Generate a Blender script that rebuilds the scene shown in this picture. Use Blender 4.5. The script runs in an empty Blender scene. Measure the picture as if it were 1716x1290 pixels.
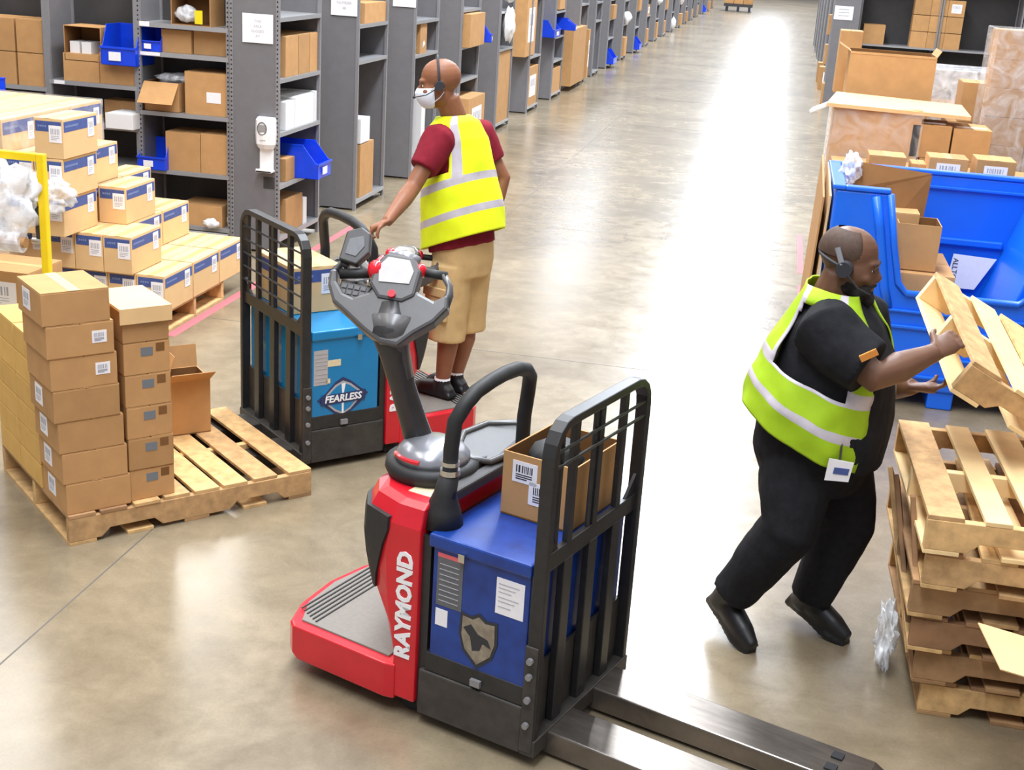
import bpy, bmesh, math, random
from mathutils import Vector, Matrix, noise
random.seed(7)
S = bpy.context.scene
COL = S.collection
PI = math.pi

# ------------------------------------------------------------------ camera
YAW, PITCH, ROLL, FPX, CH = -.1828, .3257, .0644, 2184., 2.7
fw = Vector((math.sin(YAW)*math.cos(PITCH), math.cos(YAW)*math.cos(PITCH), -math.sin(PITCH)))
r0 = fw.cross(Vector((0, 0, 1))).normalized(); u0 = r0.cross(fw)
rt = r0*math.cos(ROLL)+u0*math.sin(ROLL); up = -r0*math.sin(ROLL)+u0*math.cos(ROLL)
CP = Vector((0, 0, CH))
cd = bpy.data.cameras.new('camera'); cam = bpy.data.objects.new('camera', cd); COL.objects.link(cam)
cd.sensor_width = 36; cd.lens = FPX/1716*36; cd.clip_end = 300
cam.matrix_world = Matrix(((rt.x, up.x, -fw.x, 0), (rt.y, up.y, -fw.y, 0), (rt.z, up.z, -fw.z, CH), (0, 0, 0, 1)))
S.camera = cam
def ray(x, y): return rt*((x-858)/FPX)-up*((y-645)/FPX)+fw
def onY(x, y, Y): d = ray(x, y); return CP+d*(Y/d.y)          # a measured point on the plane y = Y
def onX(x, y, X): d = ray(x, y); return CP+d*(X/d.x)
def onZ(x, y, z=0): d = ray(x, y); return CP+d*((z-CH)/d.z)

# ------------------------------------------------------------------ light
S.view_settings.view_transform = 'Standard'; S.view_settings.look = 'None'
S.view_settings.gamma = 1; S.view_settings.use_curve_mapping = False
S.view_settings.exposure = 0.0
w = bpy.data.worlds.new('world'); S.world = w; w.use_nodes = True
w.node_tree.nodes['Background'].inputs[0].default_value = (.88, .91, 1, 1)
w.node_tree.nodes["Background"].inputs[1].default_value = .52
def area(x, y, z, sx, sy, e, c=(1, .97, .93), rot=(0, 0, 0)):
    l = bpy.data.lights.new('ceiling_or_fill_light', 'AREA'); l.shape = 'RECTANGLE'; l.size = sx; l.size_y = sy; l.energy = e; l.color = c
    o = bpy.data.objects.new('ceiling_or_fill_light', l); o.location = (x, y, z); o.rotation_euler = rot; COL.objects.link(o)
area(-1.2, 48, 8.5, 1.6, 100, 12500, (.86, .92, 1))       # the row of lamps over the main aisle
area(-4.5, 6, 8, 1.6, 12, 420, (1, .95, .87))
area(3.5, 8, 8, 1.6, 14, 260, (1, .97, .92))
area(-9, 14, 8, 1.6, 16, 600, (1, .97, .92))
area(-6.1, 43, 7, .6, 13, 330, (.8, .88, 1))
area(6.5, 60, 8.5, 6, 90, 4000, (.93, .96, 1)); area(-14, 60, 8.5, 6, 90, 5000, (.93, .96, 1))  # added wide fills that brighten the far floor, not known fittings

# ------------------------------------------------------------------ materials
def mat(name, c, r=.6, metal=0., var=.0, scale=20., bump=0., rv=0., spec=.5, coat=0., stretch=None, c2=None, alpha=1., hue=0.):
    m = bpy.data.materials.new(name); m.use_nodes = True; n = m.node_tree.nodes; L = m.node_tree.links
    b = n['Principled BSDF']; b.inputs['Roughness'].default_value = r; b.inputs['Metallic'].default_value = metal
    b.inputs['Specular IOR Level'].default_value = spec; b.inputs['Coat Weight'].default_value = coat
    b.inputs['Base Color'].default_value = (*c, 1)
    if alpha < 1: b.inputs['Alpha'].default_value = alpha
    src = None
    if var or bump or c2:
        tc = n.new('ShaderNodeTexCoord'); mp = n.new('ShaderNodeMapping'); L.new(tc.outputs['Object'], mp.inputs[0])
        if stretch: mp.inputs['Scale'].default_value = stretch
        nz = n.new('ShaderNodeTexNoise'); nz.inputs['Scale'].default_value = scale; nz.inputs['Detail'].default_value = 6; nz.inputs['Roughness'].default_value = .6
        L.new(mp.outputs[0], nz.inputs['Vector'])
        oi0 = n.new('ShaderNodeObjectInfo'); ad = n.new('ShaderNodeVectorMath'); ad.operation = 'MULTIPLY_ADD'
        ad.inputs[1].default_value = (37, 11, 23); L.new(oi0.outputs['Random'], ad.inputs[0]); L.new(mp.outputs[0], ad.inputs[2]); L.new(ad.outputs[0], nz.inputs['Vector'])
        ra = n.new('ShaderNodeMapRange'); ra.inputs[1].default_value = .3; ra.inputs[2].default_value = .7
        L.new(nz.outputs['Fac'], ra.inputs[0])
        mx = n.new('ShaderNodeMix'); mx.data_type = 'RGBA'; L.new(ra.outputs[0], mx.inputs[0])
        ca = [max(0, v*(1-var)) for v in c]; cb = c2 or [v*(1+var) for v in c]
        mx.inputs[6].default_value = (*ca, 1); mx.inputs[7].default_value = (*cb, 1); src = mx.outputs[2]
        if bump:
            bp = n.new('ShaderNodeBump'); bp.inputs['Strength'].default_value = bump; bp.inputs['Distance'].default_value = .01
            L.new(nz.outputs['Fac'], bp.inputs['Height']); L.new(bp.outputs[0], b.inputs['Normal'])
    if rv:
        oi = n.new('ShaderNodeObjectInfo'); hs = n.new('ShaderNodeHueSaturation'); mr = n.new('ShaderNodeMapRange')
        mr.inputs[3].default_value = 1-rv; mr.inputs[4].default_value = 1+rv; L.new(oi.outputs['Random'], mr.inputs[0]); L.new(mr.outputs[0], hs.inputs['Value'])
        m2 = n.new('ShaderNodeMath'); m2.operation = 'MULTIPLY_ADD'; m2.inputs[1].default_value = hue; m2.inputs[2].default_value = .5-hue/2
        L.new(oi.outputs['Random'], m2.inputs[0]); L.new(m2.outputs[0], hs.inputs['Hue'])
        if src: L.new(src, hs.inputs['Color'])
        else: hs.inputs['Color'].default_value = (*c, 1)
        src = hs.outputs[0]
    if src: L.new(src, b.inputs['Base Color'])
    return m
def lin(r, g, b):
    f = lambda v: (v/255/12.92 if v/255 <= .04045 else ((v/255+.055)/1.055)**2.4)
    return (f(r), f(g), f(b))
M = {}
M['card'] = mat('cardboard_kraft', lin(184, 140, 92), .75, var=.08, scale=9, rv=.12, spec=.25)
M['card_lit'] = mat('cardboard_warm_lit', lin(214, 170, 96), .75, var=.08, scale=9, rv=.07, spec=.25)  # yellower kraft: warm light on the rear stacks put into the colour
M['card_l'] = mat('cardboard_light', lin(222, 184, 132), .7, var=.05, scale=8, rv=.05, spec=.3)
M['card_d'] = mat('cardboard_dark', lin(122, 84, 48), .8, var=.1, scale=7, rv=.1, spec=.2)  # deeper brown for box linings, stamps and panels in the bin
M['tape'] = mat('brown_tape', lin(206, 166, 112), .35, spec=.5)
M['tapeg'] = mat('grey_tape', lin(112, 118, 124), .45)
M['tapew'] = mat('clear_tape', lin(232, 226, 220), .25)
M['band'] = mat('blue_printed_band', lin(66, 84, 142), .6, var=.12, scale=30)
M['bandtxt'] = mat('pale_band_print', lin(120, 135, 175), .6)
M['paper'] = mat('white_paper', lin(238, 234, 236), .6, var=.03, scale=30)
M['ink'] = mat('black_ink', lin(45, 45, 50), .6)
M['inkg'] = mat('grey_ink', lin(165, 165, 172), .6)
M['wood'] = mat('pallet_wood', lin(202, 163, 112), .75, var=.28, scale=5, rv=.18, stretch=(3, 3, 3), bump=.15, spec=.25, hue=.01)
M['wood_d'] = mat('old_pallet_wood', lin(160, 124, 88), .8, var=.35, scale=6, rv=.25, bump=.2, spec=.2, hue=.015)
M['wood_l'] = mat('fresh_pallet_wood', lin(236, 204, 150), .7, var=.12, scale=5, rv=.08, bump=.1, spec=.25)
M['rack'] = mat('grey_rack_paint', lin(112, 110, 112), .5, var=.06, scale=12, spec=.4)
M['rackb'] = mat('grey_rack_back_shaded', lin(64, 62, 62), .6, var=.1, scale=8, spec=.3)  # shade inside the shelves put into this colour; also colours plate and cart deck
M['post'] = mat('rack_post_steel', lin(138, 136, 138), .4, metal=.2, var=.06, scale=40)
M['shelf'] = mat('shelf_lip_steel', lin(158, 158, 160), .35, metal=.3)
M['hole'] = mat('dark_hole', lin(40, 40, 42), .9)
M['blue'] = mat('blue_plastic_bin', lin(6, 62, 212), .35, var=.12, scale=6, rv=.1, coat=.2)
M['bluebig'] = mat('blue_bulk_plastic', lin(5, 100, 224), .38, var=.04, scale=4, coat=.15)
M['black'] = mat('black_powdercoat', lin(38, 37, 38), .38, var=.25, scale=25, spec=.5)
M['rubber'] = mat('black_rubber', lin(34, 33, 33), .6, var=.2, scale=30)
M['steel_d'] = mat('dark_worn_steel', lin(66, 62, 58), .5, metal=.3, var=.3, scale=14, bump=.1)
M['fork'] = mat('worn_fork_steel', lin(120, 112, 104), .28, metal=.75, var=.3, scale=6, bump=.05, stretch=(1, 4, 1))
M['red'] = mat('red_paint', lin(205, 22, 38), .35, var=.08, scale=10, coat=.3)
M['redk'] = mat('red_knob', lin(220, 20, 40), .25, coat=.5)
M['batA'] = mat('dark_blue_battery_paint', lin(10, 48, 124), .4, var=.15, scale=12, coat=.2, c2=lin(18, 62, 146))
M['batB'] = mat('sky_blue_battery_paint', lin(0, 122, 178), .4, var=.04, scale=10, coat=.2)
M['cons'] = mat('grey_console_plastic', lin(78, 76, 76), .38, var=.08, scale=30, coat=.15)
M['consd'] = mat('dark_console_plastic', lin(52, 50, 50), .42, var=.12, scale=30)
M['consl'] = mat('pale_console_panel', lin(175, 170, 168), .4, var=.06, scale=30)
M['silver'] = mat('silver_plastic', lin(150, 150, 155), .25, metal=.5)
M['chrome'] = mat('chrome', lin(215, 215, 215), .15, metal=1)
M['mat'] = mat('grey_platform_mat', lin(122, 116, 108), .7, var=.08, scale=60)
M['cream'] = mat('cream_sticker', lin(222, 205, 165), .6, var=.08, scale=60)
M['stick'] = mat('grey_sticker', lin(98, 98, 100), .6, var=.12, scale=60)
M['emb'] = mat('emblem_silver', lin(150, 140, 125), .35, metal=.4, var=.35, scale=25)
M['navy'] = mat('emblem_navy', lin(40, 52, 95), .4)
M['yel'] = mat('yellow_paint', lin(240, 205, 5), .45, var=.05, scale=10)
M['yeld'] = mat('yellow_tag', lin(225, 205, 20), .5)
M['redtape'] = mat('red_floor_tape', lin(222, 100, 105), .6, var=.1, scale=20)
M['wht'] = mat('white_plastic', lin(240, 238, 238), .35, var=.02, scale=20)
M['whts'] = mat('white_carton', lin(224, 222, 220), .6, rv=.05)
M['skin1'] = mat('brown_skin', lin(138, 88, 60), .5, var=.08, scale=18, spec=.4)
M['skin2'] = mat('dark_brown_skin', lin(104, 70, 50), .48, var=.1, scale=18, spec=.45)
M['hair'] = mat('black_hair_stubble', lin(74, 54, 42), .7, var=.25, scale=60)
M['beard'] = mat('black_beard', lin(26, 20, 17), .85, var=.3, scale=90, bump=.5)
M['eyew'] = mat('eye_white', lin(225, 218, 210), .3)
M['mask'] = mat('mask_fabric', lin(222, 226, 236), .8, var=.03, scale=30)
M['hiviz'] = mat('hi_vis_yellow', lin(236, 250, 20), .75, var=.05, scale=12)
M['hivizg'] = mat('hi_vis_lime', lin(158, 192, 16), .75, var=.08, scale=12)
M['refl'] = mat('reflective_tape', lin(192, 184, 190), .35, var=.08, scale=25)
M['maroon'] = mat('maroon_cotton', lin(126, 30, 44), .9, var=.12, scale=25, spec=.2)
M['khaki'] = mat('khaki_cotton', lin(206, 172, 120), .9, var=.06, scale=14, spec=.2, bump=.3)
M['blkc'] = mat('black_cotton', lin(30, 30, 33), .9, var=.2, scale=30, spec=.2, bump=.2)
M['shoe'] = mat('black_leather', lin(22, 21, 22), .45, var=.2, scale=30)
M['sock'] = mat('white_sock', lin(225, 222, 220), .9)
M['orange'] = mat('orange_patch', lin(205, 130, 50), .7)
M['darkblue'] = mat('dark_navy_plastic', lin(25, 30, 60), .5)
M['floor_l'] = mat('joint_filler', lin(96, 90, 84), .6)
# clear stretch film
def film(name, a=.28, c=(.9, .91, .93)):
    m = bpy.data.materials.new(name); m.use_nodes = True; n = m.node_tree.nodes; L = m.node_tree.links; b = n['Principled BSDF']
    b.inputs['Base Color'].default_value = (*c, 1); b.inputs['Roughness'].default_value = .18; b.inputs['Coat Weight'].default_value = .6
    tc = n.new('ShaderNodeTexCoord'); nz = n.new('ShaderNodeTexNoise'); nz.inputs['Scale'].default_value = 7; nz.inputs['Detail'].default_value = 5; nz.inputs['Distortion'].default_value = 1.5
    L.new(tc.outputs['Object'], nz.inputs['Vector'])
    mr = n.new('ShaderNodeMapRange'); mr.inputs[1].default_value = .35; mr.inputs[2].default_value = .75; mr.inputs[3].default_value = a*.35; mr.inputs[4].default_value = min(1, a*1.7)
    L.new(nz.outputs['Fac'], mr.inputs[0]); L.new(mr.outputs[0], b.inputs['Alpha'])
    bp = n.new('ShaderNodeBump'); bp.inputs['Strength'].default_value = .7; L.new(nz.outputs['Fac'], bp.inputs['Height']); L.new(bp.outputs[0], b.inputs['Normal'])
    return m
M['film'] = film('clear_stretch_film', .2); M['film2'] = film('milky_plastic_film', .75); M['film3'] = film('pale_stretch_film', .3)
# polished concrete
def concrete():
    m = bpy.data.materials.new('polished_concrete'); m.use_nodes = True; n = m.node_tree.nodes; L = m.node_tree.links; b = n['Principled BSDF']
    tc = n.new('ShaderNodeTexCoord')
    def nz(s, d=6, r=.6, dist=0):
        k = n.new('ShaderNodeTexNoise'); k.inputs['Scale'].default_value = s; k.inputs['Detail'].default_value = d; k.inputs['Roughness'].default_value = r; k.inputs['Distortion'].default_value = dist
        L.new(tc.outputs['Object'], k.inputs['Vector']); return k.outputs['Fac']
    a, c, g = nz(.55, 8, .65, .6), nz(5, 8, .7, .4), nz(90, 2)
    cr = n.new('ShaderNodeValToRGB'); e = cr.color_ramp.elements
    e[0].position = .3; e[0].color = (*lin(112, 99, 79), 1); e[1].position = .72; e[1].color = (*lin(157, 142, 116), 1); L.new(a, cr.inputs[0])
    cr2 = n.new('ShaderNodeMapRange'); cr2.inputs[1].default_value = .3; cr2.inputs[2].default_value = .7; cr2.inputs[3].default_value = .8; cr2.inputs[4].default_value = 1.12; L.new(c, cr2.inputs[0])
    cr3 = n.new('ShaderNodeMapRange'); cr3.inputs[1].default_value = .3; cr3.inputs[2].default_value = .7; cr3.inputs[3].default_value = .94; cr3.inputs[4].default_value = 1.05; L.new(g, cr3.inputs[0])
    mu = n.new('ShaderNodeMath'); mu.operation = 'MULTIPLY'; L.new(cr2.outputs[0], mu.inputs[0]); L.new(cr3.outputs[0], mu.inputs[1])
    vm = n.new('ShaderNodeVectorMath'); vm.operation = 'SCALE'; L.new(cr.outputs[0], vm.inputs[0]); L.new(mu.outputs[0], vm.inputs['Scale'])
    L.new(vm.outputs[0], b.inputs['Base Color'])
    rr = n.new('ShaderNodeMapRange'); rr.inputs[1].default_value = .3; rr.inputs[2].default_value = .7; rr.inputs[3].default_value = .19; rr.inputs[4].default_value = .27; L.new(c, rr.inputs[0])
    L.new(rr.outputs[0], b.inputs['Roughness']); b.inputs['Specular IOR Level'].default_value = 1.0
    bp = n.new('ShaderNodeBump'); bp.inputs['Strength'].default_value = .02; bp.inputs['Distance'].default_value = .01; L.new(a, bp.inputs['Height']); L.new(bp.outputs[0], b.inputs['Normal'])
    return m
M['conc'] = concrete()

# ------------------------------------------------------------------ mesh helpers
class G:
    def __init__(s): s.v = []; s.f = []; s.m = []; s.k = 0
    def add(s, v, f, k=None):
        o = len(s.v); s.v += [tuple(p) for p in v]; s.f += [tuple(i+o for i in q) for q in f]; s.m += [s.k if k is None else k]*len(f); return s
    def box(s, x0, x1, y0, y1, z0, z1, k=None, T=None):
        v = [Vector(p) for p in ((x0, y0, z0), (x1, y0, z0), (x1, y1, z0), (x0, y1, z0), (x0, y0, z1), (x1, y0, z1), (x1, y1, z1), (x0, y1, z1))]
        if T: v = [T@p for p in v]
        return s.add(v, [(0, 3, 2, 1), (4, 5, 6, 7), (0, 1, 5, 4), (1, 2, 6, 5), (2, 3, 7, 6), (3, 0, 4, 7)], k)
    def tube(s, pts, r, n=10, k=None, flat=1., closed=False, upv=None):
        pts = [Vector(p) for p in pts]; N = len(pts); rs = r if isinstance(r, (list, tuple)) else [r]*N
        prev = None; v = []
        for i, p in enumerate(pts):
            a = pts[(i-1) % N] if (i or closed) else p; b = pts[(i+1) % N] if (i < N-1 or closed) else p
            t = (b-a).normalized()
            if prev is None:
                h = Vector(upv) if upv else (Vector((0, 0, 1)) if abs(t.z) < .9 else Vector((1, 0, 0)))
                x = (h-t*h.dot(t)).normalized()
            else: x = (prev-t*prev.dot(t)).normalized()
            prev = x; y = t.cross(x)
            v += [p+x*(rs[i]*math.cos(2*PI*j/n))+y*(rs[i]*flat*math.sin(2*PI*j/n)) for j in range(n)]
        f = []
        for i in range(N if closed else N-1):
            for j in range(n):
                a, b = i*n+j, i*n+(j+1) % n; c, d = ((i+1) % N)*n+(j+1) % n, ((i+1) % N)*n+j
                f.append((a, b, c, d))
        if not closed: f += [tuple(range(n-1, -1, -1)), tuple(range((N-1)*n, N*n))]
        return s.add(v, f, k)
    def cyl(s, p0, p1, r0, r1=None, n=14, k=None): return s.tube([p0, p1], [r0, r0 if r1 is None else r1], n, k)
    def prism(s, poly, fn, d0, d1, k=None):
        n = len(poly); v = [fn(a, b, d0) for a, b in poly]+[fn(a, b, d1) for a, b in poly]
        f = [tuple(range(n-1, -1, -1)), tuple(range(n, 2*n))]+[(i, (i+1) % n, (i+1) % n+n, i+n) for i in range(n)]
        return s.add(v, f, k)
    def rings(s, R, k=None, cap=True):
        n = len(R[0]); v = [p for q in R for p in q]; f = []
        for i in range(len(R)-1):
            for j in range(n): f.append((i*n+j, i*n+(j+1) % n, (i+1)*n+(j+1) % n, (i+1)*n+j))
        if cap: f += [tuple(range(n-1, -1, -1)), tuple(range((len(R)-1)*n, len(R)*n))]
        return s.add(v, f, k)
    def ell(s, c, r, n=14, k=None, rot=None):
        c = Vector(c); R = []
        for i in range(1, n//2+1):
            t = PI*i/(n//2+1); q = []
            for j in range(n):
                p = Vector((r[0]*math.sin(t)*math.cos(2*PI*j/n), r[1]*math.sin(t)*math.sin(2*PI*j/n), -r[2]*math.cos(t)))
                q.append(c+(rot@p if rot else p))
            R.append(q)
        return s.rings(R, k)
def mesh(g, name, mats, smooth=False, fix=True):
    me = bpy.data.meshes.new(name); me.from_pydata([tuple(p) for p in g.v], [], g.f)
    for m in (mats if isinstance(mats, (list, tuple)) else [mats]): me.materials.append(M[m] if isinstance(m, str) else m)
    if any(g.m): me.polygons.foreach_set('material_index', g.m)
    if fix:
        b = bmesh.new(); b.from_mesh(me); bmesh.ops.recalc_face_normals(b, faces=b.faces); b.to_mesh(me); b.free()
    if smooth: me.polygons.foreach_set('use_smooth', [True]*len(me.polygons))
    return me
def par(o, parent):
    if parent: o.parent = parent
    return o
def put(name, me, parent=None, loc=(0, 0, 0), rot=(0, 0, 0), bev=0, label=None):
    o = bpy.data.objects.new(name, me); COL.objects.link(o); o.location = loc; o.rotation_euler = rot; par(o, parent)
    if bev:
        b = o.modifiers.new('bevel', 'BEVEL'); b.width = bev; b.segments = 2; b.limit_method = 'ANGLE'; b.angle_limit = .9
    if label: o['label'] = label
    return o
def part(name, g, mats, parent=None, loc=(0, 0, 0), rot=(0, 0, 0), bev=0, smooth=False, label=None):
    return put(name, mesh(g, name, mats, smooth), parent, loc, rot, bev, label)
def tag(o, label, cat, group=None, kind=None):
    o['label'] = label; o['category'] = cat
    if group: o['group'] = group
    if kind: o['kind'] = kind
    return o
def thing(name, label, cat, loc=(0, 0, 0), rz=0, group=None):
    o = bpy.data.objects.new(name, None); COL.objects.link(o); o.location = loc; o.rotation_euler = (0, 0, rz); o.empty_display_size = .1
    return tag(o, label, cat, group)
def struct(o): o['kind'] = 'structure'; return o
KIDS = {}
def copy_tree(o, loc, rz, label, group=None, name=None):
    def cp(a, parent):
        c = a.copy(); COL.objects.link(c); c.parent = parent; return c
    c = o.copy(); COL.objects.link(c); c.location = loc; c.rotation_euler = (0, 0, rz) if not isinstance(rz, tuple) else rz
    c['label'] = label
    if group: c['group'] = group
    for ch in o.children:
        d = cp(ch, c)
        for g2 in ch.children: cp(g2, d)
    return c
def text_mesh(txt, size, ext=.001, shear=0., bold=0.):
    cu = bpy.data.curves.new('txt', 'FONT'); cu.body = txt; cu.size = size; cu.extrude = ext; cu.shear = shear; cu.offset = bold
    cu.align_x = 'CENTER'; cu.align_y = 'CENTER'; cu.resolution_u = 2
    o = bpy.data.objects.new('txt', cu); COL.objects.link(o); bpy.context.view_layer.update()
    me = bpy.data.meshes.new_from_object(o.evaluated_get(bpy.context.evaluated_depsgraph_get())); bpy.data.objects.remove(o)
    return me
def text(name, txt, size, mt, parent, mtx, ext=.001, shear=0., bold=0., label=None):
    me = text_mesh(txt, size, ext, shear, bold); me.materials.clear(); me.materials.append(M[mt]); me.name = name
    o = bpy.data.objects.new(name, me); COL.objects.link(o); par(o, parent); o.matrix_local = mtx
    if label: o['label'] = label
    return o
def frame(o, x, y, z=None):
    x = Vector(x).normalized(); y = Vector(y); y = (y-x*y.dot(x)).normalized(); z = x.cross(y)
    return Matrix(((x.x, y.x, z.x, o[0]), (x.y, y.y, z.y, o[1]), (x.z, y.z, z.z, o[2]), (0, 0, 0, 1)))

# ------------------------------------------------------------------ floor
fl = G(); fl.add([(-30, -4, 0), (30, -4, 0), (30, 130, 0), (-30, 130, 0)], [(0, 1, 2, 3)])
floor = struct(part('floor', fl, 'conc'))
for i, x in enumerate((-2.62,)):
    g = G().box(x-.0035, x+.0035, -3, 100, -.01, .0008); part('control_joint', g, 'floor_l', floor)
for y in (8.52, 12.9, 17.2, 21.7, 26, 30.5, 35, 40):
    g = G().box(-6, 6, y-.003, y+.003, -.01, .0008); part('control_joint', g, 'floor_l', floor)
# the far shell of the hall, beyond the picture
for nm, q in (('wall_left', (-30.2, -30, -4, 130, 0, 9)), ('wall_right', (30, 30.2, -4, 130, 0, 9)), ('wall_back', (-30, 30, 130, 130.2, 0, 9))):
    struct(part(nm, G().box(*q), 'shelf'))
g = G().box(-3.93, -3.86, 8.0, 12, 0, .0015); tag(part('floor_tape', g, 'redtape'), 'red floor tape line along the pallet of blue-banded boxes', 'tape')
g = G()
for a, b in ((10.9, 11.5), (12.0, 13.8)): g.box(.375, .43, a, b, 0, .0015)
tag(part('floor_tape', g, 'redtape'), 'pale red dashed tape on the bright floor left of the blue bin', 'tape')

# ------------------------------------------------------------------ boxes
def barcode_label(g, fn, w, h, kp=0, ki=1):
    """white paper with bars; fn(u,v,d) -> point"""
    g.prism([(-w/2, -h/2), (w/2, -h/2), (w/2, h/2), (-w/2, h/2)], fn, 0, .0015, kp)
    x = -w*.36; rr = random.Random(int(w*1e4+h*1e3))
    while x < w*.34:
        t = rr.choice((.006, .01, .014))*w/.1
        g.prism([(x, -h*.02), (x+t*.5, -h*.02), (x+t*.5, h*.32), (x, h*.32)], fn, .0015, .0022, ki); x += t
    for q in (-.12, -.22, -.32): g.prism([(-w*.36, h*q-.002), (w*(.1 if q < -.3 else .3), h*q-.002), (w*(.1 if q < -.3 else .3), h*q+.002), (-w*.36, h*q+.002)], fn, .0015, .0022, ki)
PROTO = {}
def closed_box(w, d, h, style='kraft'):
    """x = width, y = depth (front face at y=0), z up from 0; returns list of (name, mesh, bevel)"""
    key = (round(w, 3), round(d, 3), round(h, 3), style)
    if key in PROTO: return PROTO[key]
    c = {'band': 'card_l', 'warm_lit': 'card_lit', 'white': 'whts'}.get(style, 'card')
    ps = []
    b = G().box(0, w, 0, d, 0, h-.004); ps.append(('carton', mesh(b, 'carton', c), .003))
    fl = G(); sl = .0035
    if w >= d: fl.box(.001, w-.001, .001, d/2-sl, h-.004, h); fl2 = G().box(.001, w-.001, d/2+sl, d-.001, h-.004, h); tp = (0, w, d/2-.025, d/2+.025)
    else: fl.box(.001, w/2-sl, .001, d-.001, h-.004, h); fl2 = G().box(w/2+sl, w-.001, .001, d-.001, h-.004, h); tp = (w/2-.025, w/2+.025, 0, d)
    ps.append(('flap', mesh(fl, 'flap', c), 0)); ps.append(('flap', mesh(fl2, 'flap', c), 0))
    if style in ('band', 'kraft', 'label', 'warm_lit'): ps.append(('tape', mesh(G().box(*tp, h, h+.001), 'tape', 'tape'), 0))
    if style == 'wtape': ps.append(('tape', mesh(G().box(w*.3, w*.7, 0, d, h, h+.001), 'tape', 'tapew'), 0))
    F = lambda u, v, q: Vector((u, -q, v)); R = lambda u, v, q: Vector((w+q, u, v))
    Lf = lambda u, v, q: Vector((-q, u, v)); Bk = lambda u, v, q: Vector((u, d+q, v))
    if style == 'band':
        g = G()
        for fn, L in ((F, w), (R, d), (Lf, d), (Bk, w)):
            g.prism([(.012, h*.67), (L-.012, h*.67), (L-.012, h*.93), (.012, h*.93)], fn, 0, .0012, 0)
            x = .03
            while x < L*.4: g.prism([(x, h*.78), (x+.011, h*.78), (x+.013, h*.83), (x+.002, h*.83)], fn, .0012, .0018, 1); x += .016
        ps.append(('printed_band', mesh(g, 'printed_band', ['band', 'bandtxt']), 0))
        g = G(); barcode_label(g, lambda u, v, q: F(w*.74+u, h*.62+v, q+.0012), .09, .11); ps.append(('label', mesh(g, 'label', ['paper', 'inkg']), 0))
        g = G(); barcode_label(g, lambda u, v, q: R(d*.8+u, h*.66+v, q+.0012), .08, .12); ps.append(('label', mesh(g, 'label', ['paper', 'inkg']), 0))
    if style == 'label':
        g = G(); barcode_label(g, lambda u, v, q: F(w*.5+u, h*.5+v, q), w*.6, h*.55); ps.append(('label', mesh(g, 'label', ['paper', 'inkg']), 0))
    PROTO[key] = ps; return ps
def place_box(w, d, h, loc, rz, label, group=None, style='kraft', cat='box', name='cardboard_box'):
    t = thing(name, label, cat, loc, rz, group)
    for n, me, bv in closed_box(w, d, h, style): put(n, me, t, bev=bv)
    return t
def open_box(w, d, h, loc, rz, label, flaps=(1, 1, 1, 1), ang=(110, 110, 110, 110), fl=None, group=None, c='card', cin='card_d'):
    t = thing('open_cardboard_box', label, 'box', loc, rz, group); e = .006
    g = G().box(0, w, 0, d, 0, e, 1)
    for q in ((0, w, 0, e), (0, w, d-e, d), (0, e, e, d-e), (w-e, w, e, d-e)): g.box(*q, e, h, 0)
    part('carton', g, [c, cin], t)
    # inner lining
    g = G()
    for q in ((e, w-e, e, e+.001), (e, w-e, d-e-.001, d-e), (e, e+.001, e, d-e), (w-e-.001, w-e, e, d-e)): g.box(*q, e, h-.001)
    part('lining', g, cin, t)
    L = fl or min(w, d)*.48
    spec = (((0, 0, h), (w, 0, h), (0, -1)), ((w, d, h), (0, d, h), (0, 1)), ((0, d, h), (0, 0, h), (-1, 0)), ((w, 0, h), (w, d, h), (1, 0)))
    for k in range(4):
        if not flaps[k]: continue
        p, q, (ox, oy) = spec[k]; a = math.radians(ang[k]); l = L if not isinstance(L, (list, tuple)) else L[k]
        p, q = Vector(p), Vector(q); dr = Vector((ox*math.sin(a), oy*math.sin(a), math.cos(a)))*l; nn = (q-p).cross(dr).normalized()*.004
        g = G().add([p, q, q+dr, p+dr, p+nn, q+nn, q+dr+nn, p+dr+nn], [(0, 1, 2, 3), (7, 6, 5, 4), (0, 4, 5, 1), (1, 5, 6, 2), (2, 6, 7, 3), (3, 7, 4, 0)])
        part('flap', g, c, t)
    return t
def bin_box(w, d, h, loc, rz, label, group=None, tagc=True):
    """open fronted blue shelf bin, front at y=0"""
    t = thing('shelf_bin', label, 'bin', loc, rz, group); e = .006
    g = G().box(0, w, 0, d, 0, e).box(0, w, d-e, d, 0, h)
    for x0 in (0, w-e):
        g.prism([(0, 0), (d, 0), (d, h), (d*.3, h), (.03, h*.5), (0, h*.45)], lambda a, b, q, x0=x0: Vector((x0+q, a, b)), 0, e)
    g.box(e, w-e, 0, e, 0, h*.45)
    part('tub', g, 'blue', t, bev=.002)
    part('rim', G().box(-.004, w+.004, -.012, .004, h*.42, h*.47).box(-.004, .002, d*.28, d, h-.012, h).box(w-.002, w+.004, d*.28, d, h-.012, h), 'blue', t)
    if tagc: part('label_card', G().box(w*.25, w*.6, -.0135, -.012, h*.12, h*.34), 'paper', t)
    return t

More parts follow.
